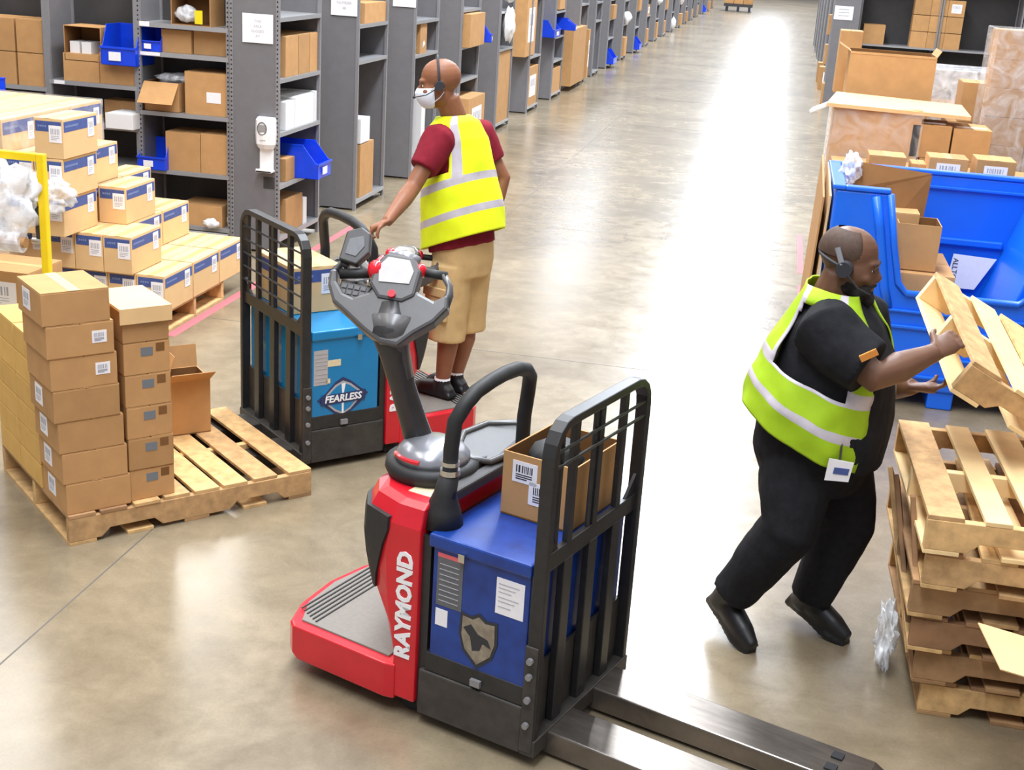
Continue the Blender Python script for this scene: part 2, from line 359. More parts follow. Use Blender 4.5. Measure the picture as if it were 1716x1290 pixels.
# ------------------------------------------------------------------ pallets
PL, PW, PH = 1.22, 1.016, .14
def pallet_meshes():
    d = {}
    poly = [(0, 0), (.15, 0), (.19, .038), (.40, .038), (.44, 0), (.78, 0), (.82, .038), (1.03, .038), (1.07, 0), (PL, 0), (PL, .114), (0, .114)]
    g = G().prism(poly, lambda a, b, q: Vector((a, q, b+.016)), 0, .038); d['stringer'] = g
    return d
sm = {k: mesh(pallet_meshes()['stringer'], 'stringer', m) for k, m in (('n', 'wood'), ('o', 'wood_d'), ('l', 'wood_l'))}
tb = {k: mesh(G().box(0, .125, 0, PW, 0, .017), 'deck_board', m) for k, m in (('n', 'wood'), ('o', 'wood_d'), ('l', 'wood_l'))}
tb2 = {k: mesh(G().box(0, .092, 0, PW, 0, .017), 'deck_board', m) for k, m in (('n', 'wood'), ('o', 'wood_d'), ('l', 'wood_l'))}
def pallet(label, loc, rot, kind='n', group=None, mixed='', name='wooden_pallet', mtx=None, skip=(), dense=False):
    t = thing(name, label, 'pallet', loc, rot if not isinstance(rot, tuple) else 0, group)
    if mtx is not None: t.matrix_world = mtx
    R = random.Random(label)
    pick = lambda: R.choice(mixed) if mixed else kind
    for i, y in enumerate((0, PW/2-.019, PW-.038)): put('stringer', sm[pick()], t, (0, y, 0), bev=.003)
    xs = [0, .185, .355, .53, .705, .885, PL-.125]
    if dense: xs = [0, .15, .30, .455, .60, .745, .91, PL-.125]
    for i, x in enumerate(xs):
        if i in skip: continue
        put('deck_board', (tb if dense or i % 2 == 0 or R.random() < .5 else tb2)[pick()], t, (x+R.uniform(-.01, .01)*(0 < i < 6), R.uniform(-.006, .006), .13), bev=.002)
    for i, x in enumerate((0, .27, .5475, .85, PL-.125)): put('bottom_board', tb[pick()], t, (x, 0, -.001), bev=.002)
    return t

# ------------------------------------------------------------------ shelving
def rack(x0, x1, y0, y1, h, shelves, face, label, group=None, perf=False, panels=True, name='shelving_rack', sides=(1, 1)):
    t = thing(name, label, 'shelving', (x0, y0, 0), 0, group); X = x1-x0; Y = y1-y0; p = .03
    pm = None
    for i, (px, py) in enumerate(((0, 0), (X-p, 0), (X-p, Y-p), (0, Y-p))):
        po = part('post', G().box(px, px+p, py, py+p, 0, h), 'post', t)
        if perf and i < 2:
            g = G(); z = .03
            while z < h: g.box(px+.009, px+.021, py-.0012, py+.001, z, z+.014); z += .038
            q = part('perforation', g, 'hole', po); q['kind'] = 'stuff'
    if panels:
        if face == 'x':
            for k, y in enumerate((.006, Y-.012)):
                if sides[k]: part('side_panel', G().box(p, X-p, y, y+.006, .02, h), 'rack', t)
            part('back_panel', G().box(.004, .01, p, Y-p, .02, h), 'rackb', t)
        else:
            for k, x in enumerate((.006, X-.012)):
                if sides[k]: part('side_panel', G().box(x, x+.006, p, Y-p, .02, h), 'rack', t)
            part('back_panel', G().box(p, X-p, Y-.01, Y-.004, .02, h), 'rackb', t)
    for z in shelves:
        g = G().box(.012, X-.002, .012, Y-.012, z-.012, z)
        if face == 'x': g.box(X-.006, X+.002, .012, Y-.012, z-.034, z+.002)
        else: g.box(.012, X-.012, -.002, .006, z-.034, z+.002)
        part('shelf', g, 'shelf', t)
    return t
XF = -4.11            # front plane of the shelving that faces the aisle
US = [(10.58, 11.62), (12.72, 13.72), (14.80, 15.85), (17.05, 18.1), (19.44, 20.45), (21.95, 22.95), (24.3, 25.35), (27.3, 28.35), (29.55, 30.5), (31.9, 32.9), (34.75, 35.7), (37.58, 38.6), (40.6, 41.6), (43.4, 44.4), (46.4, 47.4), (49.4, 50.4), (52.6, 53.6), (56, 57), (59.5, 60.5), (63, 64), (67, 68), (71, 72), (75.5, 76.5)]
SH = {0: [.14, .6, 1.05, 1.5, 2.0], 1: [.1, 1.5, 1.85], 2: [.1, 1.42, 1.8], 3: [.1, .95, 1.38, 1.85], 4: [.1, 1.2, 1.75], 5: [.1, .93, 1.98], 6: [.1, .7, 1.13, 1.58], 7: [.1, 1.62], 8: [.1, 1.2, 1.6]}
ordi = ['nearest', 'second', 'third', 'fourth', 'fifth', 'sixth', 'seventh', 'eighth', 'ninth', 'tenth', 'eleventh', 'twelfth', 'thirteenth', 'fourteenth', 'fifteenth', 'sixteenth', 'seventeenth', 'eighteenth', 'nineteenth', 'twentieth', 'twenty-first', 'twenty-second', 'twenty-third']
for i, (a, b) in enumerate(US):
    sh = SH.get(i, [.1, .7, 1.15, 1.6] if i % 2 else [.1, .9, 1.5])
    lab = 'nearest grey shelving end unit, white dispenser and sign on its side panel' if i == 0 else 'grey shelving end unit along left side of the aisle, %s from the camera' % ordi[i]
    rack(XF-.44, XF, a, b, 2.45, sh, 'x', lab, 'shelving units facing the aisle', perf=(i < 1))
# signs
def sign(cx, cz, y, w, h, label, lines):
    t = thing('paper_sign', label, 'sign', (cx, y, cz), 0, 'white paper signs on rack ends')
    part('sheet', G().box(-w/2, w/2, -.003, 0, -h/2, h/2), 'paper', t)
    for k, s in enumerate(lines):
        text('lettering', s, h*.13, 'inkg', t, frame((0, -.0035, h*(.24-.17*k)), (1, 0, 0), (0, 0, 1)), .0004)
LN = ['PICK', 'ZONE', 'CART ONLY', 'A1']
sign(-4.297, 1.905, 10.578, .27, .235, 'white paper sign on the nearest rack end above the dispenser', ['THIS', 'AISLE', 'CLOSED', 'AT'])
p = onY(577, 5, 12.715); sign(p.x, p.z+.03, 12.715, .27, .3, 'white paper sign at top of the second rack end', ['DOOR', 'AISLE', 'NUMBER', '48'])
p = onY(678, 0, 14.795); sign(p.x, p.z+.04, 14.795, .27, .23, 'white paper sign cut by the frame on the third rack end', ['AISLE', 'NUMBER', 'ONE'])
# sanitizer
t = thing('hand_sanitizer_dispenser', 'white wall dispenser with drip tray on the nearest rack end', 'dispenser', (-4.215, 10.585, .72))
g = G(); g.rings([[Vector((x*sx, y*sy-.0, z)) for x, y in ((-.085, 0), (-.085, -.05), (-.06, -.085), (0, -.095), (.06, -.085), (.085, -.05), (.085, 0))] for z, sx, sy in ((.2, .8, .7), (.24, .98, 1), (.32, 1.02, 1.05), (.44, 1, 1), (.465, .85, .75))])
part('housing', g, 'wht', t, bev=.004, smooth=False)
g = G().tube([(.045*math.cos(a)*.9-.01, -.099, .375+.052*math.sin(a)) for a in [2*PI*i/20 for i in range(20)]], .004, 6, closed=True)
part('window_ring', g, 'stick', t); part('window', G().box(-.045, .025, -.1, -.094, .345, .405), 'shelf', t, bev=.01)
part('backplate', G().box(-.06, .062, -.02, 0, 0, .22), 'wht', t); part('drip_tray', G().box(-.072, .07, -.09, 0, 0, .018).box(-.072, .07, -.09, -.082, 0, .03), 'wht', t, bev=.004)
part('lettering_bar', G().box(-.03, .02, -.1005, -.099, .275, .281), 'inkg', t)
tag(part('notice_plate', G().box(-.05, .05, -.002, 0, -.05, .05), 'rackb', None, (-4.2, 10.585, .62)), 'dark grey square plate on the nearest rack end under dispenser', 'plate')

# left racks that face the camera (three bays)
YB = 10.6
t = rack(-5.40, -4.56, YB, YB+.45, 2.5, [.17, .64, 1.14, 1.64, 1.88], 'y', 'grey shelving bay facing the camera, right next to the dispenser panel', 'shelving bays on the left', perf=True)
part('shelf_label', G().box(.03, .12, -.005, -.003, 1.85, 1.89), 'paper', t); part('shelf_label', G().box(.03, .21, -.005, -.003, 1.612, 1.64), 'paper', t)
t = rack(-6.25, -5.40, YB, YB+.45, 2.5, [.17, .64, .98, 1.335], 'y', 'grey shelving bay facing the camera, second from the dispenser panel', 'shelving bays on the left')
part('shelf_label', G().box(.06, .16, -.005, -.003, 1.305, 1.335), 'paper', t)
rack(-7.15, -6.25, YB, YB+.45, 2.5, [.17, .7, 1.26], 'y', 'grey shelving bay facing the camera, at the left picture edge', 'shelving bays on the left')
def rbox(x0, y0, x1, z0, Y, d, label, kind='kraft', group='boxes on the left shelves', h=None):
    """box whose front face spans picture columns x0..x1 with its top edge at row y0, standing on height z0 in plane Y"""
    a = onY(x0, y0, Y); b = onY(x1, y0, Y); w = b.x-a.x; hh = h or max(.04, (a.z+b.z)/2-z0)
    if kind == 'bin': return bin_box(w, d, hh, (a.x, Y, z0), 0, label, 'blue shelf bins')
    if kind == 'open': # open side faces camera: a carton lying on its side
        t = open_box(w, hh, d, (a.x, Y+d, z0), 0, label, flaps=(0, 0, 0, 0), group=group); t.rotation_euler = (PI/2, 0, 0); t.location = (a.x, Y+d, z0); return t
    st = {'kraft': 'kraft', 'label': 'label', 'white': 'white', 'plain': 'plain'}[kind]
    return place_box(w, d, hh, (a.x, Y, z0), 0, label, group, st)
YF = YB+.03
rbox(286, 0, 352, 1.88, YF-.02, .3, 'open cardboard box of grey bags on the topmost left shelf', 'open', h=.34)
tag(part('sticker_tag', G().box(0, .07, -.002, 0, 0, .11), 'yeld', None, (-4.87, YF-.025, 1.9)), 'yellow tag hanging on the open box on the topmost left shelf', 'tag')
rbox(233, 47, 267, 1.64, YF, .3, 'dark blue bin in shadow left on the second shelf down', 'bin')
rbox(270, 50, 320, 1.64, YF+.05, .3, 'low brown box next to the dark blue bin on second shelf', 'plain')
rbox(324, 52, 387, 1.64, YF+.08, .3, 'low brown box at right end of the second shelf down', 'plain')
o = open_box(.32, .32, .25, (-5.36, YF, 1.14), 0, 'brown box with its front flap hanging down, beside the labelled carton', flaps=(1, 0, 0, 0), ang=(140, 0, 0, 0), fl=.22, group='boxes on the left shelves')
a = rbox(309, 122, 387, 1.14, YF, .34, 'large brown box with white label at the right of middle shelf', 'plain')
part('label', G().box(.2, .33, -.002, 0, .11, .2), 'paper', a)
g = G(); R = random.Random(3)
def crumple(c, r, seed, n=3, amp=.35):
    bm = bmesh.new(); bmesh.ops.create_icosphere(bm, subdivisions=n, radius=1)
    for v in bm.verts:
        k = 1+amp*noise.noise(v.co*2.3+Vector((seed, 0, 0)))+amp*.6*noise.noise(v.co*6+Vector((0, seed, 0)))
        v.co = Vector((v.co.x*r[0]*k, v.co.y*r[1]*k, v.co.z*r[2]*k))+Vector(c)
    me = bpy.data.meshes.new('bag'); bm.to_mesh(me); bm.free(); me.polygons.foreach_set('use_smooth', [True]*len(me.polygons)); return me
def bag(name, c, r, seed, m, label, cat='bag', n=3, amp=.35, parent=None, group=None):
    me = crumple((0, 0, 0), r, seed, n, amp); me.materials.append(M[m]); o = put(name, me, parent, c)
    if label: tag(o, label, cat, group)
    return o
bag('plastic_bag', (-5.15, YF+.17, 1.415), (.17, .1, .045), 1, 'film2', 'clear plastic bag lying on the box with the hanging flap')
bag('plastic_bag', (-5.19, YF+.1, 1.24), (.08, .07, .07), 2, 'wht', 'white bag in the box with the hanging flap')
bag('plastic_bag', (-4.98, YF+.05, 1.97), (.1, .05, .07), 5, 'film2', 'grey plastic bags inside the open box on the topmost shelf')
rbox(229, 238, 275, .64, YF-.08, .34, 'royal blue bin with label left of two brown boxes on the low shelf', 'bin')
rbox(277, 222, 335, .64, YF, .34, 'brown box right of the blue bin on the low shelf', 'plain')
rbox(336, 226, 388, .64, YF, .34, 'brown box at right end of the low shelf', 'plain')
rbox(301, 343, 372, .17, YF, .34, 'brown box on the lowest left shelf behind the pallet', 'plain')
bag('paper_scrap', (-4.72, YF-.08, .22), (.07, .04, .045), 8, 'wht', 'white crumpled paper in front of the lowest brown box', 'paper')
bag('paper_scrap', (-4.58, YF+.06, .24), (.05, .04, .06), 9, 'wht', 'small white crumpled bag at right end of lowest left shelf', 'bag')
rbox(105, 90, 165, 1.335, YF, .34, 'brown box with torn label under the open front box', 'plain')
rbox(166, 90, 226, 1.335, YF, .34, 'brown box under the royal blue bin of the second bay', 'plain')
t = rbox(106, 44, 168, 1.335+.175, YF, .3, 'open-front brown box with white packets on the second bay', 'open')
for k, xx in enumerate((.03, .14)):
    place_box(.09, .2, .15, (t.location.x+xx, YF+.04, 1.52), 0, ('left' if k == 0 else 'right')+' white packet inside the open-front brown box', 'white packets', 'white', 'packet', 'white_packet')
rbox(167, 43, 225, 1.335+.175, YF-.1, .36, 'royal blue bin with white slip on top of a brown box, second bay', 'bin')
rbox(174, 160, 228, .98, YF+.15, .2, 'brown box deep in the shadow above the white carton', 'plain', h=.2)
rbox(176, 189, 222, .98, YF-.16, .3, 'white carton standing proud on the second bay shelf', 'white', h=.13)
for k, (x0, y0, x1, z0, h) in enumerate(((-6.55, 0, -6.3, 1.26, .28), (-6.95, 0, -6.57, 1.26, .28), (-6.55, 0, -6.3, 1.545, .28), (-6.95, 0, -6.57, 1.545, .28))):
    place_box(x1-x0, .36, h, (x0, YF, z0), 0, '%s brown box in the stack at the left picture edge, %s' % (('lower', 'lower', 'upper', 'upper')[k], ('right', 'left')[k % 2]), 'boxes on the left shelves', 'plain')
a = onY(0, 118, 10.1); bin_box(.3, .3, .16, (a.x-.1, 9.55, 1.255), 0, 'blue bin at the left picture edge above the wrapped pallet', 'blue shelf bins')
place_box(.5, .5, .26, (a.x-.25, 9.45, .99), 0, 'brown box under the blue bin at the left picture edge', 'boxes on the left shelves', 'plain')
place_box(.5, .5, .99, (a.x-.25, 9.45, 0), 0, 'tall brown box on the floor under the left-edge blue bin', 'boxes on the left shelves', 'plain')

# goods on the units that face the aisle: columns x0..x1, top row y0 (at x0), standing at z0
def abox(x0, y0, x1, z0, label, kind='kraft', w=.34, out=0, h=None, group='goods on the aisle shelves'):
    X = XF+out-.02; a = onX(x0, y0, X); b = onX(x1, y0, X)
    for ua, ub in US:
        if ua-.35 < a.y < ub: a.y = max(a.y, ua+.04); b.y = min(b.y, ub-.04)
    d = max(.06, b.y-a.y); hh = h or max(.08, a.z-z0)
    if kind == 'bin':
        t = bin_box(d, w+out, hh, (X, a.y, z0), PI/2, label, 'blue shelf bins'); return t
    st = {'kraft': 'kraft', 'white': 'white', 'plain': 'plain', 'label': 'label'}[kind]
    return place_box(d, w, hh, (X, a.y, z0), PI/2, label, group, st)
for k, (a, b) in enumerate(((479, 500), (501, 519), (520, 537))):
    abox(a, 46, b, 1.5, '%s of three tall cartons on the upper shelf of the nearest end unit' % ('left', 'middle', 'right')[k], 'plain', h=.34)
abox(479, 165, 494, 1.05, 'white file box, left on the middle shelf of nearest end unit', 'white', h=.24)
abox(495, 165, 526, 1.05, 'grey-white carton, middle of the shelf of nearest end unit', 'white', h=.26, w=.3)
abox(527, 165, 542, 1.05, 'white carton, right on the middle shelf of nearest end unit', 'white', h=.27)
abox(479, 258, 506, .6, 'small brown box beside the big blue bin on the nearest end unit', 'plain', h=.2)
bin_box(.34, .5, .3, (XF+.2, 11.02, .605), PI/2, 'big royal blue bin jutting out of the nearest end unit', 'blue shelf bins')
a = abox(479, 322, 507, .14, 'brown carton with small label on lowest shelf of nearest end unit', 'plain', h=.3)
abox(508, 340, 514, .14, 'thin pale carton behind the lowest brown carton of nearest end unit', 'white', h=.24)
abox(604, 255, 626, .1, 'tall brown carton standing in the second end unit', 'plain', h=.55)
abox(605, 205, 620, .66, 'narrow white carton on the tall brown carton of the second end unit', 'white', h=.25)
abox(612, 0, 652, 1.85, 'brown box on the top shelf of the second end unit', 'plain', h=.2)
abox(706, 20, 717, 1.42, 'tall narrow brown carton in the third end unit', 'plain', h=.36)
bag('toy_figure', (XF-.12, 15.2, 1.53), (.1, .12, .13), 4, 'wht', 'white crumpled bundle on the third end unit shelf', 'bundle')
abox(706, 200, 712, .1, 'narrow pale carton low in the third end unit', 'white', h=.8)
abox(783, 55, 812, 1.38, 'large brown carton jutting from the fourth end unit', 'plain', h=.42, out=.12)
abox(822, 80, 830, 1.4, 'small blue bin beyond the large carton of the fourth end unit', 'bin', h=.25, out=.2, w=.2)
abox(786, 175, 812, .1, 'brown carton with white labels low in the fourth end unit', 'label', h=.62, out=.15)
abox(839, 60, 858, .1, 'tall brown carton in the fifth end unit', 'plain', h=1.05)
bag('plastic_bag', (XF+.04, 19.85, 1.55), (.08, .2, .25), 12, 'wht', 'white bag draped at the fifth end unit')
bag('plastic_bag', (XF+.02, 19.9, 2.0), (.08, .25, .14), 13, 'whts', 'pale bag on the upper shelf of the fifth end unit')
abox(884, 20, 900, .95, 'tall brown carton with plastic, upper half of the sixth end unit', 'label', h=1.0)
abox(884, 125, 905, .1, 'brown carton with white strip low in the sixth end unit', 'label', h=.65)
abox(926, 122, 942, .1, 'small brown carton low in the seventh end unit', 'plain', h=.45)
abox(930, 45, 940, 1.15, 'blue bin in the seventh end unit', 'bin', h=.3, out=.1)
abox(938, 18, 949, 1.6, 'brown carton above the blue bin of the seventh end unit', 'plain', h=.3)
abox(961, 68, 982, .1, 'tall stacked brown carton in the eighth end unit', 'plain', h=1.1, out=.1)
abox(963, 58, 995, 1.22, 'royal blue bin topping the carton of the eighth end unit', 'bin', h=.22, out=.25)
abox(985, 90, 996, .1, 'white and brown cartons in the ninth end unit', 'label', h=1.0, out=.1)
k = 0
R = random.Random(11)
for i in range(9, 23):
    a, b = US[i]
    for z0, hh in ((.1, R.uniform(.35, .5)), (.9 if i % 2 == 0 else 1.15, R.uniform(.25, .38)), (1.5 if i % 2 == 0 else 1.6, .3)):
        c = R.choice(('plain', 'plain', 'label', 'bin', 'white', 'bag'))
        ln = '%s on the %s shelf of the %s end unit' % ({'plain': 'brown carton', 'label': 'labelled carton', 'bin': 'blue bin', 'white': 'white carton', 'bag': 'white plastic bag'}[c], 'low' if z0 < .5 else ('upper' if z0 > 1.3 else 'middle'), ordi[i])
        y0 = a+.06+R.uniform(0, .2); dd = R.uniform(.45, .7)
        if c == 'bin': bin_box(dd, .5, min(hh, .32), (XF+.15, y0, z0), PI/2, ln, 'blue shelf bins', False)
        elif c == 'bag': bag('plastic_bag', (XF+.02, y0+dd/2, z0+hh/2), (.12, dd/2, hh/2), i*3+1, 'wht', ln, n=2)
        else: place_box(dd, .34, hh, (XF+R.uniform(-.02, .12), y0, z0), PI/2, ln, 'goods on the aisle shelves', c)
    if i % 2 == 0: g = None

# ------------------------------------------------------------------ pallets of goods, left
pallet('pallet with notched sides under the blue-banded boxes beside the red tape', (-5.17, 8.02, 0), 0, 'n')
bw, bd, bh = .207, .445, .26
def banded(kx, Y, lv, label, X=None):
    x = (-3.94-bw*(kx+1)-.004*kx) if X is None else X-bw
    return place_box(bw, bd, bh-.002, (x, Y, .148+bh*lv), 0, label, 'blue-banded boxes', 'band')
Y1 = [8.03, 8.49, 8.95]
row = ['front', 'middle', 'rear']; lvl = ['bottom', 'second', 'third', 'top', 'topmost']
for j, y in enumerate(Y1):
    for kx in range(0, 6 if j == 0 else 6):
        if kx > 2 and j > 0 and kx < 5: pass
        banded(kx, y, 0, 'blue-banded box, bottom layer, %s row, %s column from the red tape' % (row[j], ordi[kx] if kx else 'first'))
for kx in range(1, 6): banded(kx, 7.98, 1, 'blue-banded box, second layer, front row, %s column from the red tape' % ordi[kx])
for kx in range(2, 6): banded(kx, 8.43, 1, 'blue-banded box, second layer, middle row, %s column from the red tape' % ordi[kx])
for kx in range(2, 6): banded(kx, 8.89, 1, 'blue-banded box, second layer, rear row, %s column from the red tape' % ordi[kx])
banded(2, 8.33, 2, 'blue-banded box alone on the middle of the stepped pile, third layer'); 
banded(3, 8.75, 2, 'blue-banded box, third layer, rear row behind the middle carton', X=-4.6)
banded(3, 8.29, 2, 'blue-banded box, third layer, left of the lone middle carton', X=-4.6)
banded(3, 8.24, 3, 'blue-banded box, fourth layer, behind the labelled tower', X=-4.6)
for lv, s in ((2, 'third layer, lowest box of the labelled tower'), (3, 'fourth layer, middle box of the labelled tower'), (4, 'fifth layer, topmost box of the labelled tower')):
    banded(3, 7.79, lv, 'blue-banded box, '+s, X=-4.53+.012*(lv-2))
    banded(4, 7.8, lv, 'blue-banded box, %s, left partner in the plastic' % s.replace('labelled ', ''), X=-4.75+.012*(lv-2)) if lv < 4 else None
# wrapped pallet behind
pallet('pallet under the wrapped block of boxes, left rear', (-6.2, 7.85, 0), 0, 'o')
for lx in range(3):
    for j in range(3):
        for lv in range(4):
            if lx > 0 and j > 0 and lv < 3: continue
            place_box(.395, .44, .312, (-5.36-.4*lx, 7.82+.447*j, .148+.314*lv), 0, 'banded box in the wrapped block, layer %s, row %s, column %s' % (lvl[lv], row[j], ('right', 'centre', 'left')[lx]), 'boxes in the wrapped block', 'band')
g = G().box(-6.18, -4.955, 7.81, 9.165, .15, 1.412)
tag(part('stretch_wrap', g, 'film', bev=.01), 'clear stretch film around the block of boxes, left rear', 'wrap')

# pallet 1 with plain stacks
A1 = .834; O1 = Vector((-2.882, 4.869, 0)); a1 = Vector((math.cos(A1), math.sin(A1), 0)); b1 = Vector((-a1.y, a1.x, 0))
def P1(s, t, z=0): q = O1+a1*s+b1*t; q.z = z; return q
pallet('worn wooden pallet under the tall brown stacks, half empty', O1, A1, mixed='nnno', dense=True)
def stackbox(s, t, z, w, d, h, rz, label, grp, style='plain'):
    return place_box(w, d, h, P1(s, t, z), A1+rz, label, grp, style)
H7 = .1475; R = random.Random(5); names7 = ['lowest', 'second from bottom', 'third from bottom', 'middle', 'third from top', 'second from top', 'topmost']
for i in range(7):
    o = stackbox(.0-.011*i+R.uniform(-.003, .003), .012+R.uniform(-.004, .004), .1475+i*(H7+.0008), .295, .33, H7, 0, 'brown carton in the front left corner stack, '+names7[i], 'brown cartons of the tall stack', 'plain')
    part('tape', G().box(.12, .17, 0, .33, H7, H7+.001), 'tape', o)
    if i in (4, 5):
        g = G(); barcode_label(g, lambda u, v, q: Vector((.23+u, -q, .08+v)), .065, .055); part('label', g, ['paper', 'inkg'], o)
    if i in (0, 1, 2, 3, 6):
        g = G(); barcode_label(g, lambda u, v, q: Vector((-q, .2-u, .08+v)), .1, .09); part('label', g, ['paper', 'inkg'], o)
n6 = ['lowest', 'second from bottom', 'third from bottom', 'third from top', 'second from top', 'topmost']
for i in range(6):
    h = .152
    o = stackbox(.298-.002*i, .03+R.uniform(-.004, .004), .1475+i*(h+.0008), .215, .34, h, R.uniform(-.01, .01), 'narrow brown carton with grey tape tab, second stack, '+n6[i], 'narrow brown cartons', 'plain')
    part('tape_tab', G().box(.08, .135, -.0015, 0, .085, .125), 'tapeg', o); part('stamp', G().box(.15, .19, -.001, 0, .1, .14), 'card_d', o)
g = G().box(-.015, .225, -.012, .35, 0, .012).box(-.015, .225, -.018, -.012, -.06, .012)
part('loose_lid', g, 'card_l', o, (0, 0, .153))
for i in range(6):
    nm = n6[i]
    for j in range(2):
        stackbox(-.004, .36+.325*j, .1475+i*.1208, .3, .315, .12, 0, 'carton coloured golden as lit, %s in the %s stack behind the tall one' % (nm, ('nearer', 'farther')[j]), 'cartons coloured as lit', 'plain' if 0 else 'warm_lit')
t = open_box(.23, .22, .3, P1(.76, .72, .1475), A1-.1, 'small open cardboard box with raised flaps on the far edge of half empty pallet', flaps=(1, 1, 1, 0), ang=(55, 10, -20, 0), fl=[.12, .12, .14, .1])

# yellow wrap stand
t = thing('wrap_stand', 'yellow tubular stand holding a roll of clear stretch film', 'stand', (-4.1, 6.75, 0))
part('post', G().box(.03, .075, -.022, .022, .0, 1.41), 'yel', t, bev=.004)
part('top_bar', G().box(-.705, .03, -.022, .022, 1.365, 1.41), 'yel', t, bev=.004)
part('post', G().box(-.75, -.705, -.022, .022, 0, 1.41), 'yel', t, bev=.004)
part('brace', G().tube([(-.55, .3, .45), (.0, 0, .12)], .02, 8), 'yel', t); part('brace', G().tube([(-.75, -.3, .1), (0, 0, .12)], .02, 8), 'yel', t)
part('foot', G().box(.02, .085, -.25, .35, 0, .05), 'yel', t, bev=.004)
part('hinge', G().cyl((.0, -.03, 1.12), (.0, .03, 1.12), .028).cyl((.05, 0, .9), (-.03, 0, .9), .018), 'chrome', t)
part('hinge_bracket', G().box(.0, .03, -.01, .01, .9, 1.1), 'steel_d', t)
t = thing('stretch_film_roll', 'roll of clear stretch film lying across the yellow stand', 'film roll', (-4.13, 6.68, .9))
part('roll', G().cyl((-.5, 0, 0), (-.02, 0, 0), .06, n=20), 'film2', t, smooth=False); part('core', G().cyl((-.52, 0, 0), (.0, 0, 0), .03), 'card', t)
bag('loose_film', (-4.3, 6.72, 1.14), (.24, .1, .22), 21, 'film2', 'milky loose plastic film bunched inside the yellow stand', 'plastic film', 4, .4)
bag('loose_film', onY(88, 328, 7.74), (.14, .07, .11), 22, 'film2', 'loose plastic film draped over the blue-banded boxes', 'plastic film', 4, .5)
for k in range(2): place_box(.42, .4, .3, (-4.75, 7.0, .02+.3*k), 0, 'grey wrapped carton behind the yellow stand, '+('lower', 'upper')[k], 'wrapped cartons by the stand', 'label')

# ------------------------------------------------------------------ pallet trucks
def finish(t, V, B, W, emblem, bat):
    # near side decals
    sx = 1
    def decal(name, s0, s1, z0, z1, m, parent=None, q=-.0):
        o = part(name, B(G(), s0, s1, .0105, .014, z0, z1), m, parent or t); return o
    if emblem == 'shield':
        decal('data_plate', -.405, -.30, .5, .685, 'stick'); decal('red_line', -.405, -.30, .685, .70, 'redtape'); decal('note_label', -.165, -.055, .545, .68, 'paper'); decal('small_sticker', -.405, -.355, .42, .485, 'paper')
        g = G()
        for k, z in enumerate((.66, .645, .63, .61, .595, .575)): B(g, -.155, -.075-(k % 3)*.015, .009, .0105, z-.002, z)
        part('note_lines', g, 'inkg', t)
        g = G()
        for z in (.66, .64, .62, .60, .58, .56, .54, .52): B(g, -.395, -.315, .009, .0105, z-.002, z+.001)
        part('plate_lines', g, 'inkg', t)
        poly = [(-.075, .085), (-.03, .08), (.0, .1), (.03, .08), (.075, .085), (.078, -.0), (.06, -.06), (.0, -.115), (-.06, -.06), (-.078, .0)]
        e = part('emblem', G().prism(poly, lambda a, b, q: V(-.225+a, .012-q, .42+b), 0, .003), 'ink', t)
        part('emblem_face', G().prism([(a*.86, b*.86) for a, b in poly], lambda a, b, q: V(-.225+a, .012-q, .42+b), .003, .0045), 'emb', e)
        part('emblem_figure', G().prism([(-.06, .03), (-.03, .05), (0, .02), (.04, .01), (.055, -.02), (.02, -.01), (.01, -.04), (-.02, -.05), (-.03, .0)], lambda a, b, q: V(-.225+a, .012-q, .42+b), .0045, .0055), 'ink', e)  # dark figure on the emblem face
    else:
        decal('data_plate', -.125, -.045, .47, .66, 'consl'); decal('small_sticker', -.2, -.125, .565, .6, 'cream'); decal('small_sticker', -.14, -.115, .475, .5, 'cream')
        g = G()
        for z in (.64, .62, .60, .58, .56, .53, .51, .49): B(g, -.118, -.055, .009, .0105, z-.002, z+.001)
        part('plate_lines', g, 'inkg', t)
        P2 = lambda a, b, q: V(-.215-a, .012-q, .385+b)
        e = part('emblem', G().prism([(-.15, -.0), (-.1, .035), (-.045, .09), (0, .115), (.045, .09), (.1, .045), (.15, .01), (.1, -.045), (.045, -.085), (0, -.11), (-.045, -.085), (-.1, -.04)], P2, 0, .002), 'navy', t)
        part('emblem_ring', G().prism([(-.125, .0), (-.045, .075), (0, .095), (.045, .075), (.125, .01), (.045, -.07), (0, -.092), (-.045, -.07)], P2, .002, .003), 'consl', e)
        part('emblem_field', G().prism([(-.11, .0), (-.04, .065), (0, .083), (.04, .065), (.11, .01), (.04, -.06), (0, -.08), (-.04, -.06)], P2, .003, .004), bat, e)
        part('emblem_bolt', G().prism([(-.01, .08), (.014, .08), (.005, .03), (.005, -.085), (-.006, -.085), (-.006, .03)], P2, .004, .005), 'wht', e)
        part('emblem_bar', G().prism([(-.13, -.03), (.13, -.025), (.135, .03), (-.125, .025)], P2, .005, .006), 'navy', e)
        mt = frame(P2(0, 0, .0065), (-1, 0, 0), (0, 0, 1))
        text('lettering', 'FEARLESS', .052, 'wht', t, mt, .0012, .15, .0015)
    return t, V
